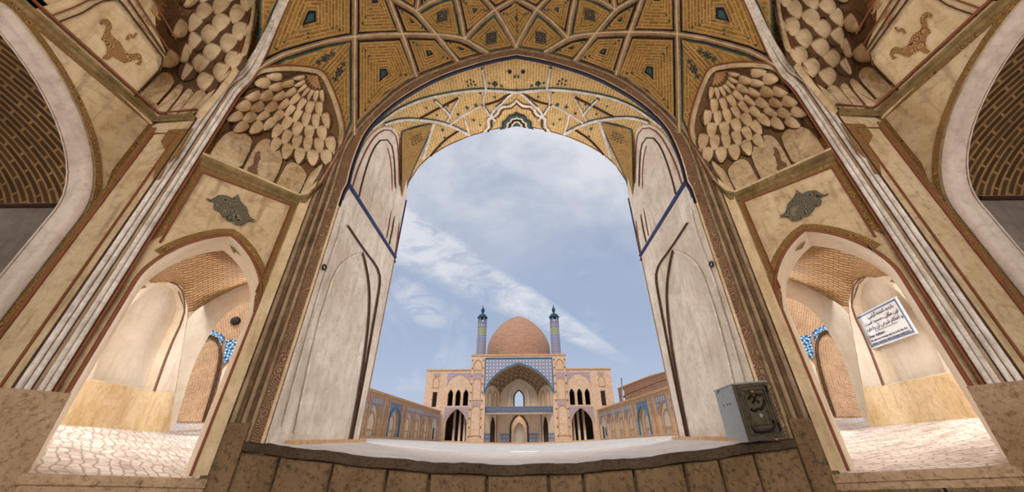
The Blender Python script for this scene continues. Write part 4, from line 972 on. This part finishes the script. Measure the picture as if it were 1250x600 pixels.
# ------------------------------------------------------------------ sign in the right passage
SN, SD_ = np.array([-.963, .271, 0]), -4.396
onS = lambda p, off=0.: onp(p, SN, SD_ + off)
tl, tr_, br, bl = [onS(p, -.03) for p in ((1047, 385), (1096, 362), (1120, 407), (1064, 426))]
zc1, zc0 = (tl[2] + tr_[2]) / 2, (br[2] + bl[2]) / 2
# from this side the left edge is the far one
hor = np.array([.271, .963, 0]); org = onS((1047, 385), -.03)
Lw = abs(np.dot((tl + bl) / 2 - (tr_ + br) / 2, hor)); Hh = zc1 - zc0
cenS = (tl + tr_ + br + bl) / 4; rt = -hor                       # reading direction: far to near
def SG(u, v, off=0.): return cenS + rt * u + np.array([0, 0, v]) - SN * (-off)
sg = empty('notice_sign', cenS, 'white visitor notice with blue border in the right passage arch', 'sign')
mb = MB(); mb.hexa([SG(-Lw / 2, -Hh / 2, 0), SG(Lw / 2, -Hh / 2, 0), SG(Lw / 2, Hh / 2, 0), SG(-Lw / 2, Hh / 2, 0)], [SG(-Lw / 2, -Hh / 2, .02), SG(Lw / 2, -Hh / 2, .02), SG(Lw / 2, Hh / 2, .02), SG(-Lw / 2, Hh / 2, .02)]); build('board', mb, 'sign_white', sg)
mb = MB(); e = .035; 
for (a, b_) in (((-1, -1), (1, -1)), ((1, -1), (1, 1)), ((1, 1), (-1, 1)), ((-1, 1), (-1, -1))):
    P0, P1 = np.array(a) * (Lw / 2 - e, Hh / 2 - e), np.array(b_) * (Lw / 2 - e, Hh / 2 - e); t_ = (P1 - P0) / np.linalg.norm(P1 - P0); n_ = np.array([-t_[1], t_[0]]) * .014; P0 = P0 - t_ * .014; P1 = P1 + t_ * .014
    mb.face([SG(*(P0 - n_), .024), SG(*(P1 - n_), .024), SG(*(P1 + n_), .024), SG(*(P0 + n_), .024)])
build('border', mb, 'sign_blue', sg)
FORMS = {'ب': 'ﺏﺐﺑﺒ', 'ا': 'ﺍﺎﺍﺎ', 'ز': 'ﺯﺰﺯﺰ', 'د': 'ﺩﺪﺩﺪ', 'ی': 'ﯼﯽﯾﯿ', 'ک': 'ﮎﮏﮐﮑ', 'ن': 'ﻥﻦﻧﻨ', 'ه': 'ﻩﻪﻫﻬ', 'گ': 'ﮒﮓﮔﮕ', 'ر': 'ﺭﺮﺭﺮ', 'م': 'ﻡﻢﻣﻤ', 'س': 'ﺱﺲﺳﺴ', 'ج': 'ﺝﺞﺟﺠ', 'ت': 'ﺕﺖﺗﺘ', 'ع': 'ﻉﻊﻋﻌ', 'ش': 'ﺵﺶﺷﺸ', 'ح': 'ﺡﺢﺣﺤ', 'آ': 'ﺁﺂﺁﺂ', 'و': 'ﻭﻮﻭﻮ'}
NOJ = 'ازدروآژ'
def shape(s):
    out = []
    for i, ch in enumerate(s):
        if ch not in FORMS: out.append(ch); continue
        prev = i > 0 and s[i - 1] in FORMS and s[i - 1] not in NOJ; nxt = i + 1 < len(s) and s[i + 1] in FORMS and ch not in NOJ
        out.append(FORMS[ch][(3 if nxt else 1) if prev else (2 if nxt else 0)])
    return ''.join(out[::-1])
def text(s, u, v, size, mat, align='CENTER', width=None):
    cu = bpy.data.curves.new('lettering', 'FONT'); cu.body = s; cu.size = size; cu.align_x = align; cu.extrude = .001; cu.offset = size * .012
    tmp = bpy.data.objects.new('lettering', cu); COL.objects.link(tmp); bpy.context.view_layer.update()
    me = bpy.data.meshes.new_from_object(tmp.evaluated_get(bpy.context.evaluated_depsgraph_get()))
    bpy.data.objects.remove(tmp)
    xs_ = [p.co.x for p in me.vertices] or [0, 1]; k = 1.0
    if width: k = width / (max(xs_) - min(xs_) + 1e-6)
    mid = (max(xs_) + min(xs_)) / 2 if align == 'CENTER' else (min(xs_) if align == 'LEFT' else max(xs_))
    off = wloc(sg)
    for p in me.vertices:
        q = SG(u + (p.co.x - mid) * k, v + p.co.y, .026 + p.co.z); p.co = Vector(q) - off
    me.materials.append(M[mat]); o_ = bpy.data.objects.new('lettering', me); COL.objects.link(o_); o_.parent = sg
    o_.data.materials[0] = M[mat]
    return o_
text(shape('بازدید کننده گرامی') + ' :'[::-1] if False else ':' + shape('بازدید کننده گرامی'), .08, Hh * .29, .082, 'ink', 'CENTER', Lw * .62)
text(shape('این مکان ، مسجد است'), .03, Hh * .13, .082, 'ink', 'CENTER', Lw * .78)
text(shape('و احکام شرعی آن را دارد'), .03, -Hh * .03, .082, 'ink', 'CENTER', Lw * .84)
mb = MB(); mb.face([SG(-Lw * .22, -Hh * .105, .026), SG(Lw * .30, -Hh * .105, .026), SG(Lw * .30, -Hh * .092, .026), SG(-Lw * .22, -Hh * .092, .026)]); build('underline', mb, 'ink', sg)
text('Dear visitors', -Lw * .42, -Hh * .225, .07, 'ink', 'LEFT', Lw * .38)
text('This place is a mosque and, as such, has the', -Lw * .43, -Hh * .325, .046, 'ink', 'LEFT', Lw * .84)
text('religious restrictions that a mosque would have.', -Lw * .43, -Hh * .415, .046, 'ink', 'LEFT', Lw * .86)

# ------------------------------------------------------------------ courtyard
SIDE = -1
def gz(x, y):
    r_ = abs(x) / 9.5; k = np.clip((45 - y) / 20.5, 0, 1)
    return float(-.75 + .75 * (r_ ** 2 if r_ < 1.15 else 1.32) * (.42 + .58 * k))
mb = MB(); mb.grid([[(x, y, gz(x, y) if y > 9 else min(gz(x, y), -.45)) for x in np.linspace(-30, 30, 61)] for y in np.concatenate([np.linspace(6.3, 20, 12), np.linspace(21, 60, 30)])])
tag(build('ground', mb, 'court', None, True), 'pale paved courtyard in front of the mosque', 'courtyard', None, 'structure')
mb = MB(); mb.grid([[(x, y, -1.3) for x in np.linspace(-150, 150, 5)] for y in np.linspace(-40, 300, 5)]); tag(build('ground', mb, 'court'), 'level land around the courtyard', 'ground', None, 'structure')
# flat white strips lying on the paving
for (x, y) in ((640, 551.5), (468, 546.5)):
    g0 = onY((x, y), 12); 
    r_ = ray(x, y); t_ = 12.0
    for _ in range(60):
        p3 = r_ / r_[1] * t_
        if p3[2] <= gz(p3[0], t_): break
        t_ += .4
    p3 = r_ / r_[1] * t_; z_ = gz(p3[0], t_)
    mb = MB(); mb.box((p3[0] - .75, t_ - .3, z_ - .02), (p3[0] + .75, t_ + .35, z_ + .05)); tag(build('white_strip', mb, 'sign_white'), 'flat white strip on the courtyard paving ' + ('before the mosque doorway' if x > 600 else 'near the left arcade'), 'slab')

Y0 = 45.0
bp_ = lambda p, Y=Y0: onY(p, Y)
mosque = empty('mosque', (0, 46, -.8), 'brick mosque with great tiled portal, bare brick dome and two minarets', 'building')
fy = lambda yy_: (lambda x, z, off=0.: np.array([x, yy_ - off, z]))
G = -1.2
def arch_hole(w_, hs, ha, cx_, base=G, k=.3, n_=10):
    return [(cx_ - w_, base)] + arch(w_, hs, ha, n_, k, cx_) + [(cx_ + w_, base)]
# portal block with the iwan cut in: face polygon runs round the opening
iw = arch(4.15, 4.7, 8.1, 16, .28)
mb = MB()
mb.flat(fy(Y0), [(-6.05, G), (-6.05, 9.2), (6.05, 9.2), (6.05, G), (4.15, G)] + iw[::-1] + [(-4.15, G)], (), .6); build('portal_face', mb, 'brick_far', mosque)
mb = MB()
for s_ in (-1, 1): mb.box((s_ * 5.9 - .12, Y0 + .6, G), (s_ * 5.9 + .12, Y0 + 4.4, 9.2))
mb.box((-6.05, Y0 + .6, 9.0), (6.05, Y0 + 4.4, 9.2)); build('portal_block', mb, 'brick_far', mosque)
mb = MB(); mb.box((-6.15, Y0 - .08, 9.12), (6.15, Y0 + .5, 9.32)); build('parapet_cap', mb, 'plinth', mosque)
# tiled spandrels with turquoise frame
for SIDE in (-1, 1):
    half = [p for p in iw if p[0] <= 1e-6]
    mb = MB(); mb.flat(lambda x, z, off=0.: np.array([x, Y0 - .06 - off, z]), [(-4.2, 4.9), (-4.2, 8.75), (0, 8.75), (0, 8.2)] + [(x * 1.0, z + .08) for x, z in half[::-1][1:-2]], (), .05); build('tile_spandrel', mb, 'tile_spandrel', mosque)
    mb = MB(); mb.tube([(-4.3, Y0 - .1, 4.6), (-4.3, Y0 - .1, 8.82), (0, Y0 - .1, 8.82)], .08, 6); mb.tube([(x * 1.0, Y0 - .1, z + .1) for x, z in half] , .08, 6); build('turquoise_border', mb, 'turq', mosque)
    # flanking pilaster with blind arches
    for (z0, z1, wv, mt) in ((.1, 3.4, .55, 'plinth'), (3.9, 6.6, .5, 'plinth'), (7.4, 8.7, .5, 'plinth')):
        mb = MB(); oo = arch_hole(wv, z1 - .7, z1, -5.25, z0)
        mb.tube([(x, Y0 - .03, z) for x, z in oo + [oo[0]]], .07, 5); b_ = build('blind_arch', mb, mt, mosque)
    for (z0, z1) in ((6.3, 7.1), (3.2, 3.7)):
        mb = MB(); mb.box((-5.8, Y0 - .05, z0), (-4.7, Y0, z1)); build('tile_band', mb, 'tile_lilac', mosque)
    mb = MB()
    for z in np.linspace(0, 8.6, 10):
        for x in (-5.95, -4.55): mb.box((x - .06, Y0 - .07, z - .08), (x + .06, Y0 + .01, z + .08))
    tag(build('putlog_holes', mb, 'dark_in', mosque), 'dark putlog marks', None, None, 'stuff')
    # two-storey wing
    wc = -7.55
    holes = [arch_hole(.33, 4.55, 5.15, wc - .95 + i * .95 , 3.30) for i in range(3)]
    big = arch(1.28, 1.3, 2.95, 12, .3, wc)
    tower = [(-10.75, 3.2), (-10.75, 4.9), (-10.15, 4.9), (-10.15, 3.2)]
    mb = MB(); mb.flat(fy(Y0 + .25), [(-11.75, G), (-11.75, 7.45), (-6.0, 7.45), (-6.0, G), (wc + 1.28, G)] + big[::-1] + [(wc - 1.28, G)], holes + [tower], .5); build('wing_face', mb, 'brick_far', mosque)
    mb = MB(); mb.box((-11.85, Y0 + .15, 7.4), (-6.0, Y0 + .8, 7.56)); build('parapet_cap', mb, 'plinth', mosque)
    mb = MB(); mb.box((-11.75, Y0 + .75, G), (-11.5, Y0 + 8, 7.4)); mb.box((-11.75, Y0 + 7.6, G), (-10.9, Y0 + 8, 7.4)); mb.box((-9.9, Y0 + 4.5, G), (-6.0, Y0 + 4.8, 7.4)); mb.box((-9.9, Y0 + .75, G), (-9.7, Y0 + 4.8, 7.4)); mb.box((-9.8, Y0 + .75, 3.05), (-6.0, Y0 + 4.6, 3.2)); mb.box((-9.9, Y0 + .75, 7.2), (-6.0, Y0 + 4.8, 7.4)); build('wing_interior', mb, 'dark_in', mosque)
    # spandrels of the wing: upper tympanum and lower arch
    up_ = arch(1.45, 5.55, 6.95, 10, .25, wc)
    mb = MB(); mb.flat(lambda x, z, off=0.: np.array([x, Y0 + .2 - off, z]), [(wc - 1.5, 5.6), (wc - 1.5, 7.1), (wc + 1.5, 7.1), (wc + 1.5, 5.6)] + up_[::-1], (), .06); build('tile_spandrel', mb, 'tile_lilac', mosque)
    lo_ = arch(1.38, 1.4, 3.02, 10, .3, wc)
    mb = MB(); mb.flat(lambda x, z, off=0.: np.array([x, Y0 + .2 - off, z]), [(wc - 1.5, 1.4), (wc - 1.5, 3.15), (wc + 1.5, 3.15), (wc + 1.5, 1.4)] + lo_[::-1], (), .06); build('tile_spandrel', mb, 'tile_lilac', mosque)
    mb = MB(); oo = arch_hole(.38, 6.1, 6.7, -10.45, 5.4); mb.tube([(x, Y0 + .22, z) for x, z in oo + [oo[0]]], .06, 5); build('blind_arch', mb, 'plinth', mosque)
    mb = MB(); mb.box((-10.85, Y0 + .18, 6.75), (-10.05, Y0 + .25, 7.1)); build('tile_band', mb, 'tile_lilac', mosque)
    # a lit column inside the ground floor arch
    for dx in (-.55, .15, .75): 
        mb = MB(); mb.box((wc + dx - .13, Y0 + 2.2, G), (wc + dx + .13, Y0 + 2.5, 2.9)); build('inner_pier', mb, 'far_plaster', mosque)
    # minaret
    mx, my = -5.02, Y0 + .9
    mn = empty('minaret', (mx, my, 9.2), ('left' if SIDE < 0 else 'right') + ' tiled minaret', None); mn.parent = mosque; mn.location = (mn.location.x - mosque.location.x, mn.location.y - mosque.location.y, mn.location.z - mosque.location.z)
    mb = MB(); mb.lathe([(.64, 9.2), (.62, 11.6)], (mx, my), 16); build('shaft', mb, 'minaret_tile', mn, True)
    mb = MB(); mb.lathe([(.62, 11.6), (.62, 11.95)], (mx, my), 16); build('blue_band', mb, 'minaret_blue', mn, True)
    mb = MB(); mb.lathe([(.61, 11.95), (.60, 13.0)], (mx, my), 16); build('yellow_band', mb, 'minaret_yellow', mn, True)
    mb = MB(); mb.lathe([(.60, 13.0), (.66, 13.15), (.62, 13.3), (.62, 13.75), (.66, 13.8)], (mx, my), 16); build('balcony', mb, 'minaret_tile', mn, True)
    for k in range(6):
        a = k * math.pi / 3; mb = MB(); mb.tube([(mx + .52 * math.cos(a), my + .52 * math.sin(a), z) for z in (13.75, 14.45)], .09, 6); build('lantern_post', mb, 'minaret_blue', mn, True)
    mb = MB(); mb.lathe([(.3, 14.4), (.68, 14.42), (.74, 14.5), (.66, 14.62), (.52, 14.85), (.3, 15.02), (.12, 15.1), (.14, 15.2), (.26, 15.5), (.24, 15.75), (.1, 15.95), (.05, 16.15), (.02, 16.4)], (mx, my), 16); build('cap', mb, 'cap', mn, True)
SIDE = -1
# iwan interior: half-octagon recess, two storeys and a painted half dome
ys = Y0 + .6
mb = MB(); back = ys + 3.4
w1 = arch(.92, 1.0, 2.3, 10, .3); w2 = arch(.62, 4.4, 5.35, 10, .3)
mb.flat(fy(back), [(-2.5, G), (-2.5, 7.4), (2.5, 7.4), (2.5, G), (.92, G)] + w1[::-1] + [(-.92, G)], [[(-.62, 3.35)] + w2 + [(.62, 3.35)]], .35); build('iwan_back_wall', mb, 'far_plaster', mosque)
for s_ in (-1, 1):
    mb = MB(); 
    def fd(u, z, off=0., s_=s_): return np.array([s_ * (4.15 - u * .485), ys + u, z])
    L_ = 3.4; a1 = arch(.55, .9, 2.2, 8, .3, 1.75)
    mb.flat(fd, [(0, G), (0, 7.4), (L_, 7.4), (L_, G), (2.3, G)] + a1[::-1] + [(1.2, G)]); build('iwan_side_wall', mb, 'far_plaster', mosque)
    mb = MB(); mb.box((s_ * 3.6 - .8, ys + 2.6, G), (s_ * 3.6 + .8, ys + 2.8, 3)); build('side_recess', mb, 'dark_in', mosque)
    mb = MB(); mb.flat(lambda u, z, off=0., s_=s_: fd(u, z) + np.array([-s_ * .04, -.04, 0]), [(0, G), (0, .35), (1.15, .35), (1.15, G)]); build('tile_dado', mb, 'tile_spandrel', mosque)
    mb = MB(); mb.flat(fy(back - .03), [(s_ * 1.1, G), (s_ * 1.1, .35), (s_ * 2.45, .35), (s_ * 2.45, G)]); build('tile_dado', mb, 'tile_spandrel', mosque)
    for k, u in enumerate((.9, 2.1)):
        mb = MB(); oo = [(u - .42, 3.2)] + arch(.42, 4.5, 5.2, 8, .3, u) + [(u + .42, 3.2)]; mb.tube([fd(a, b_) + np.array([-s_ * .05, -.05, 0]) for a, b_ in oo], .06, 5); build('blind_arch', mb, 'plinth', mosque)
mb = MB(); mb.box((-4.15, ys - .1, 2.55), (4.15, ys + .15, 3.2)); build('balustrade', mb, 'tile_slate', mosque)
mb = MB(); mb.box((-4.15, ys, 2.4), (4.15, back, 2.56)); build('gallery_floor', mb, 'far_plaster', mosque)
for rr, mt in ((1.35, 'far_plaster'),):
    oo = arch_hole(1.45, 4.8, 6.4, 0, 3.2); ii = arch_hole(1.1, 4.6, 5.95, 0, 3.2)
    mb = MB(); mb.grid([[(x, back - .25, z) for x, z in oo], [(x, back - .25, z) for x, z in ii], [(x, back, z) for x, z in ii]]); build('window_surround', mb, mt, mosque)
mb = MB(); oo = arch_hole(1.12, 1.0, 2.5, 0, G); mb.tube([(x, back - .05, z) for x, z in oo], .1, 6); build('door_surround', mb, 'door_wood', mosque)
mb = MB(); oo = arch_hole(.66, 4.4, 5.4, 0, 3.3); mb.tube([(x, back - .05, z) for x, z in oo], .09, 6); build('window_surround', mb, 'door_wood', mosque)
mb = MB(); rows = []
for i in range(9):
    f_ = i / 8; sc_ = 1 - f_ * .0; rows.append([np.array([x * (1 - .40 * f_ ** 2), ys + 3.4 * f_ - .02, 4.2 + (z - 4.2) * (1 - .32 * f_ ** 2)]) for x, z in [(-4.15, 3.9)] + iw + [(4.15, 3.9)]])
mb.grid(rows); build('iwan_vault', mb, 'muq_far', mosque)
# bright court behind the doorway
mb = MB(); mb.flat(fy(back + 4), [(-6, G), (-6, 3.2), (6, 3.2), (6, G), (.75, G)] + arch(.75, .6, 1.7, 8, .3)[::-1] + [(-.75, G)], (), .4); build('rear_wall', mb, 'brick_far', mosque)
mb = MB(); mb.flat(fy(back + 4.6), [(-2, G), (-2, 3), (2, 3), (2, G)]); build('rear_niche', mb, 'pale_plaster', mosque)
area('rear_court_fill', (0, back + 2.0, 6.0), (0, back + 4, 0), 5, 2, 300, (1, .96, .9))  # added lamp over the rear court to brighten the view through the doorway
# dome
dy = Y0 + 9
dz0, ds = 9.0, (Y0 + 9) / Y0
zb, za = onY((632, 433.5), dy)[2], onY((632, 385.5), dy)[2]; R0 = (onY((670.5, 433), dy)[0] - onY((593, 433), dy)[0]) / 2
prof = [(R0 * .97, 9.0), (R0, zb)] + [(R0 * w__, zb + (za - zb) * h__) for h__, w__ in ((.14, .995), (.27, .965), (.40, .90), (.51, .815), (.63, .70), (.745, .565), (.83, .435), (.905, .29), (.96, .14), (1, .004))]
for px_ in (-4.2, 4.2):
    for py_ in (dy - 3.2, dy + 3.2):
        mb = MB(); mb.box((px_ - .4, py_ - .4, G), (px_ + .4, py_ + .4, 9.6)); build('dome_pier', mb, 'brick_far', mosque)
mb = MB(); mb.lathe([tuple(p) for p in smooth(prof, 2)], (0, dy), 48); build('dome', mb, 'brick_dome', mosque, True)

# arcades down both sides of the courtyard ------------------------------
for SIDE in (-1, 1):
    LR = FLIPT[SIDE]
    ar = empty('arcade', (-9.5, 34, -.7), 'single storey brick arcade with tiled blind arches along the %s of the courtyard' % LR, 'arcade', 'arcades beside the courtyard')
    fa = lambda y, z, off=0.: np.array([-9.5 + off, y, z])
    ybr = [14.5, 17.6, 20.6, 23.4, 25.9, 27.0, 30.2, 31.3, 34.2, 37.6, 41.0, 44.8]
    kinds = ['grey', 'grey', 'grey', 'grey', 'slim', 'blue', 'slim', 'grey', 'grey', 'grey', 'white']
    outl = [(14.0, -1.4), (14.0, 2.62), (44.95, 2.62), (44.95, -1.4)]; holes = []
    for y0, y1, kd in zip(ybr, ybr[1:], kinds):
        c_ = (y0 + y1) / 2; wv = (y1 - y0) / 2 - (.28 if kd != 'slim' else .25)
        holes.append([(c_ - wv, -.9 if kd != 'slim' else -.3)] + arch(wv, 1.0, 2.0, 8, .3, c_) + [(c_ + wv, -.9 if kd != 'slim' else -.3)])
    mb = MB(); mb.flat(fa, outl, holes, 0)
    for h in holes:
        mb.grid([[fa(y, z) for y, z in h], [fa(y, z, -.2) for y, z in h]])
    build('front_wall', mb, 'brick_far', ar)
    mb = MB(); mb.face([fa(14, -1.4, -.22), fa(14, 2.6, -.22), fa(44.95, 2.6, -.22), fa(44.95, -1.4, -.22)]); build('niche_back', mb, 'far_plaster', ar)
    mb = MB(); mb.box((-9.9, 14, 2.55), (-9.4, 44.95, 2.72)); mb.box((-9.56, 14, 2.38), (-9.44, 44.95, 2.44)); build('parapet_cap', mb, 'plinth', ar)
    mb = MB(); mb.face([(-11.9, 14, 2.6), (-9.6, 14, 2.6), (-9.6, 44.95, 2.6), (-11.9, 44.95, 2.6)]); build('flat_roof', mb, 'far_plaster', ar)
    for h, (y0, y1, kd) in zip(holes, zip(ybr, ybr[1:], kinds)):
        a_ = h[1:-1]; y_0, y_1 = a_[0][0], a_[-1][0]
        mb = MB(); mb.flat(lambda y, z, off=0.: fa(y, z, .04 + off), [(y_0, 1.05), (y_0, 2.28), (y_1, 2.28), (y_1, 1.05)] + [(y, z + .04) for y, z in a_[::-1][1:-1]], (), .03)
        build('tile_spandrel', mb, {'grey': 'tile_spandrel', 'slim': 'tile_lilac', 'blue': 'tile_blue', 'white': 'tile_spandrel'}[kd], ar)
        if kd == 'blue':
            mb = MB(); mb.tube([fa(y, z, .06) for y, z in h], .08, 6); build('turquoise_border', mb, 'turq', ar)
        if kd in ('grey', 'blue'):
            mb = MB(); c_ = (y_0 + y_1) / 2; ii = [(c_ - .6, -.9)] + arch(.6, .9, 1.5, 7, .3, c_) + [(c_ + .6, -.9)]
            mb.tube([fa(y, z, -.19) for y, z in ii], .05, 5); mb.box((-9.75, c_ - .9, .38), (-9.67, c_ + .9, .48)); build('inner_arch', mb, 'plinth', ar)
        if kd == 'white':
            mb = MB(); mb.flat(lambda y, z, off=0.: fa(y, z, -.16), h); build('whitewashed_niche', mb, 'pale_plaster', ar)
            mb = MB(); mb.box((-9.70, 42.6 if SIDE < 0 else 43.4, -1.2), (-9.63, 43.3 if SIDE < 0 else 44.1, .9)); build('door_leaf', mb, 'door_wood', ar)
            if SIDE > 0: mb = MB(); mb.box((-9.70, 42.0, .0), (-9.63, 42.9, .8)); build('blue_panel', mb, 'turq', ar)
        mb = MB(); mb.box((-9.52, y0 - .12, -1.2), (-9.42, y0 + .12, 2.4)); build('pilaster', mb, 'plinth', ar)
# stone kerb at the foot of building and arcades
SIDE = -1
mb = MB(); pts = [(-9.3, y) for y in np.linspace(14, 44, 16)] + [(-9.2 + 18.4 * i / 12, 44.3) for i in range(13)] + [(9.3, y) for y in np.linspace(44, 14, 16)]
rows = []
for (x, y) in pts:
    z = gz(x, y); nx, ny = (np.sign(-x) if abs(x) > 9.25 else 0), (-1 if abs(x) <= 9.25 else 0)
    rows.append([(x - nx * .3, y - ny * .3, z + .13), (x, y, z + .13), (x + nx * .05, y + ny * .05, z + .10), (x + nx * .05, y + ny * .05, z - .1)])
mb.grid(rows); tag(build('kerb', mb, 'plinth'), 'low brown kerb round the far edge of the courtyard', 'kerb', None, 'structure')
# brick house behind the right arcade
ho = empty('brick_house', (15, 36, 0), 'plain brick house with one dark arched window behind the right arcade', 'building')
mb = MB(); win = [(12 - 11.6 + .0, 0)]
fh = lambda y, z, off=0.: np.array([12.2 - off, y, z])
wa = [(42.0, 3.4)] + arch(.45, 4.2, 4.7, 6, .3, 42.45) + [(42.9, 3.4)]
mb.flat(fh, [(22, G), (22, 4.1), (33, 4.75), (44.6, 5.0), (44.6, G)], [wa], 0); mb.box((12.2, 22, 3.9), (17, 22.2, 4.1)); mb.box((12.2, 22.0, 4.0), (17, 44.6, 4.05)); build('brick_face', mb, 'brick_dome', ho)
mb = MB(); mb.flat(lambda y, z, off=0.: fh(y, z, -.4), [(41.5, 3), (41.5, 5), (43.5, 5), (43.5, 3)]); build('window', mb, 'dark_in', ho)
mb = MB(); mb.tube([fh(22, 4.12), fh(33, 4.78), fh(44.6, 5.03)], .08, 6); build('parapet_cap', mb, 'plinth', ho)
po = MB(); pb = onY((760, 490), 38); pt = onY((758.5, 461), 38); po.tube([(pb[0], 38, 2.73), (pt[0], 38, pt[2])], .06, 8); po.box((pb[0] - .2, 37.85, 2.73), (pb[0] + .2, 38.15, 2.85))
tag(build('mast', po, 'box_side', None, True), 'thin grey mast on the roof of the right arcade', 'mast')
fl = empty('floodlight', onY((779, 483), 34), 'small black floodlight on the right arcade roof', 'floodlight')
q = onY((779, 483), 34); mb = MB(); mb.box((q[0] - .28, 33.9, 2.85), (q[0] + .28, 34.2, 3.15)); build('lamp_head', mb, 'iron', fl); mb = MB(); mb.tube([(q[0], 34.05, 2.73), (q[0], 34.05, 2.9)], .05, 6); build('bracket', mb, 'iron', fl)

# outer brickwork that shuts the sun out of the chamber --------------------
for SIDE in (-1, 1):
    mb = MB(); mb.face([(-5.7, -1.2, 3.6), (-5.7, 6.3, 3.6), (-5.7, 6.3, 9.2), (-5.7, -1.2, 9.2)]); mb.face([(-5.7, 6.32, 3.6), (-3.0, 6.32, 3.6), (-3.0, 6.32, 9.2), (-5.7, 6.32, 9.2)])
    tag(build('wall_%s_upper' % FLIPT[SIDE], mb, 'brick_shell'), 'upper brick wall behind the %s niches' % FLIPT[SIDE], 'wall', None, 'structure')
SIDE = -1
mb = MB(); mb.box((-5.7, 3.4, 9.1), (5.7, 6.3, 9.2)); tag(build('roof', mb, 'brick_shell'), 'flat roof over the great arch', 'roof', None, 'structure')
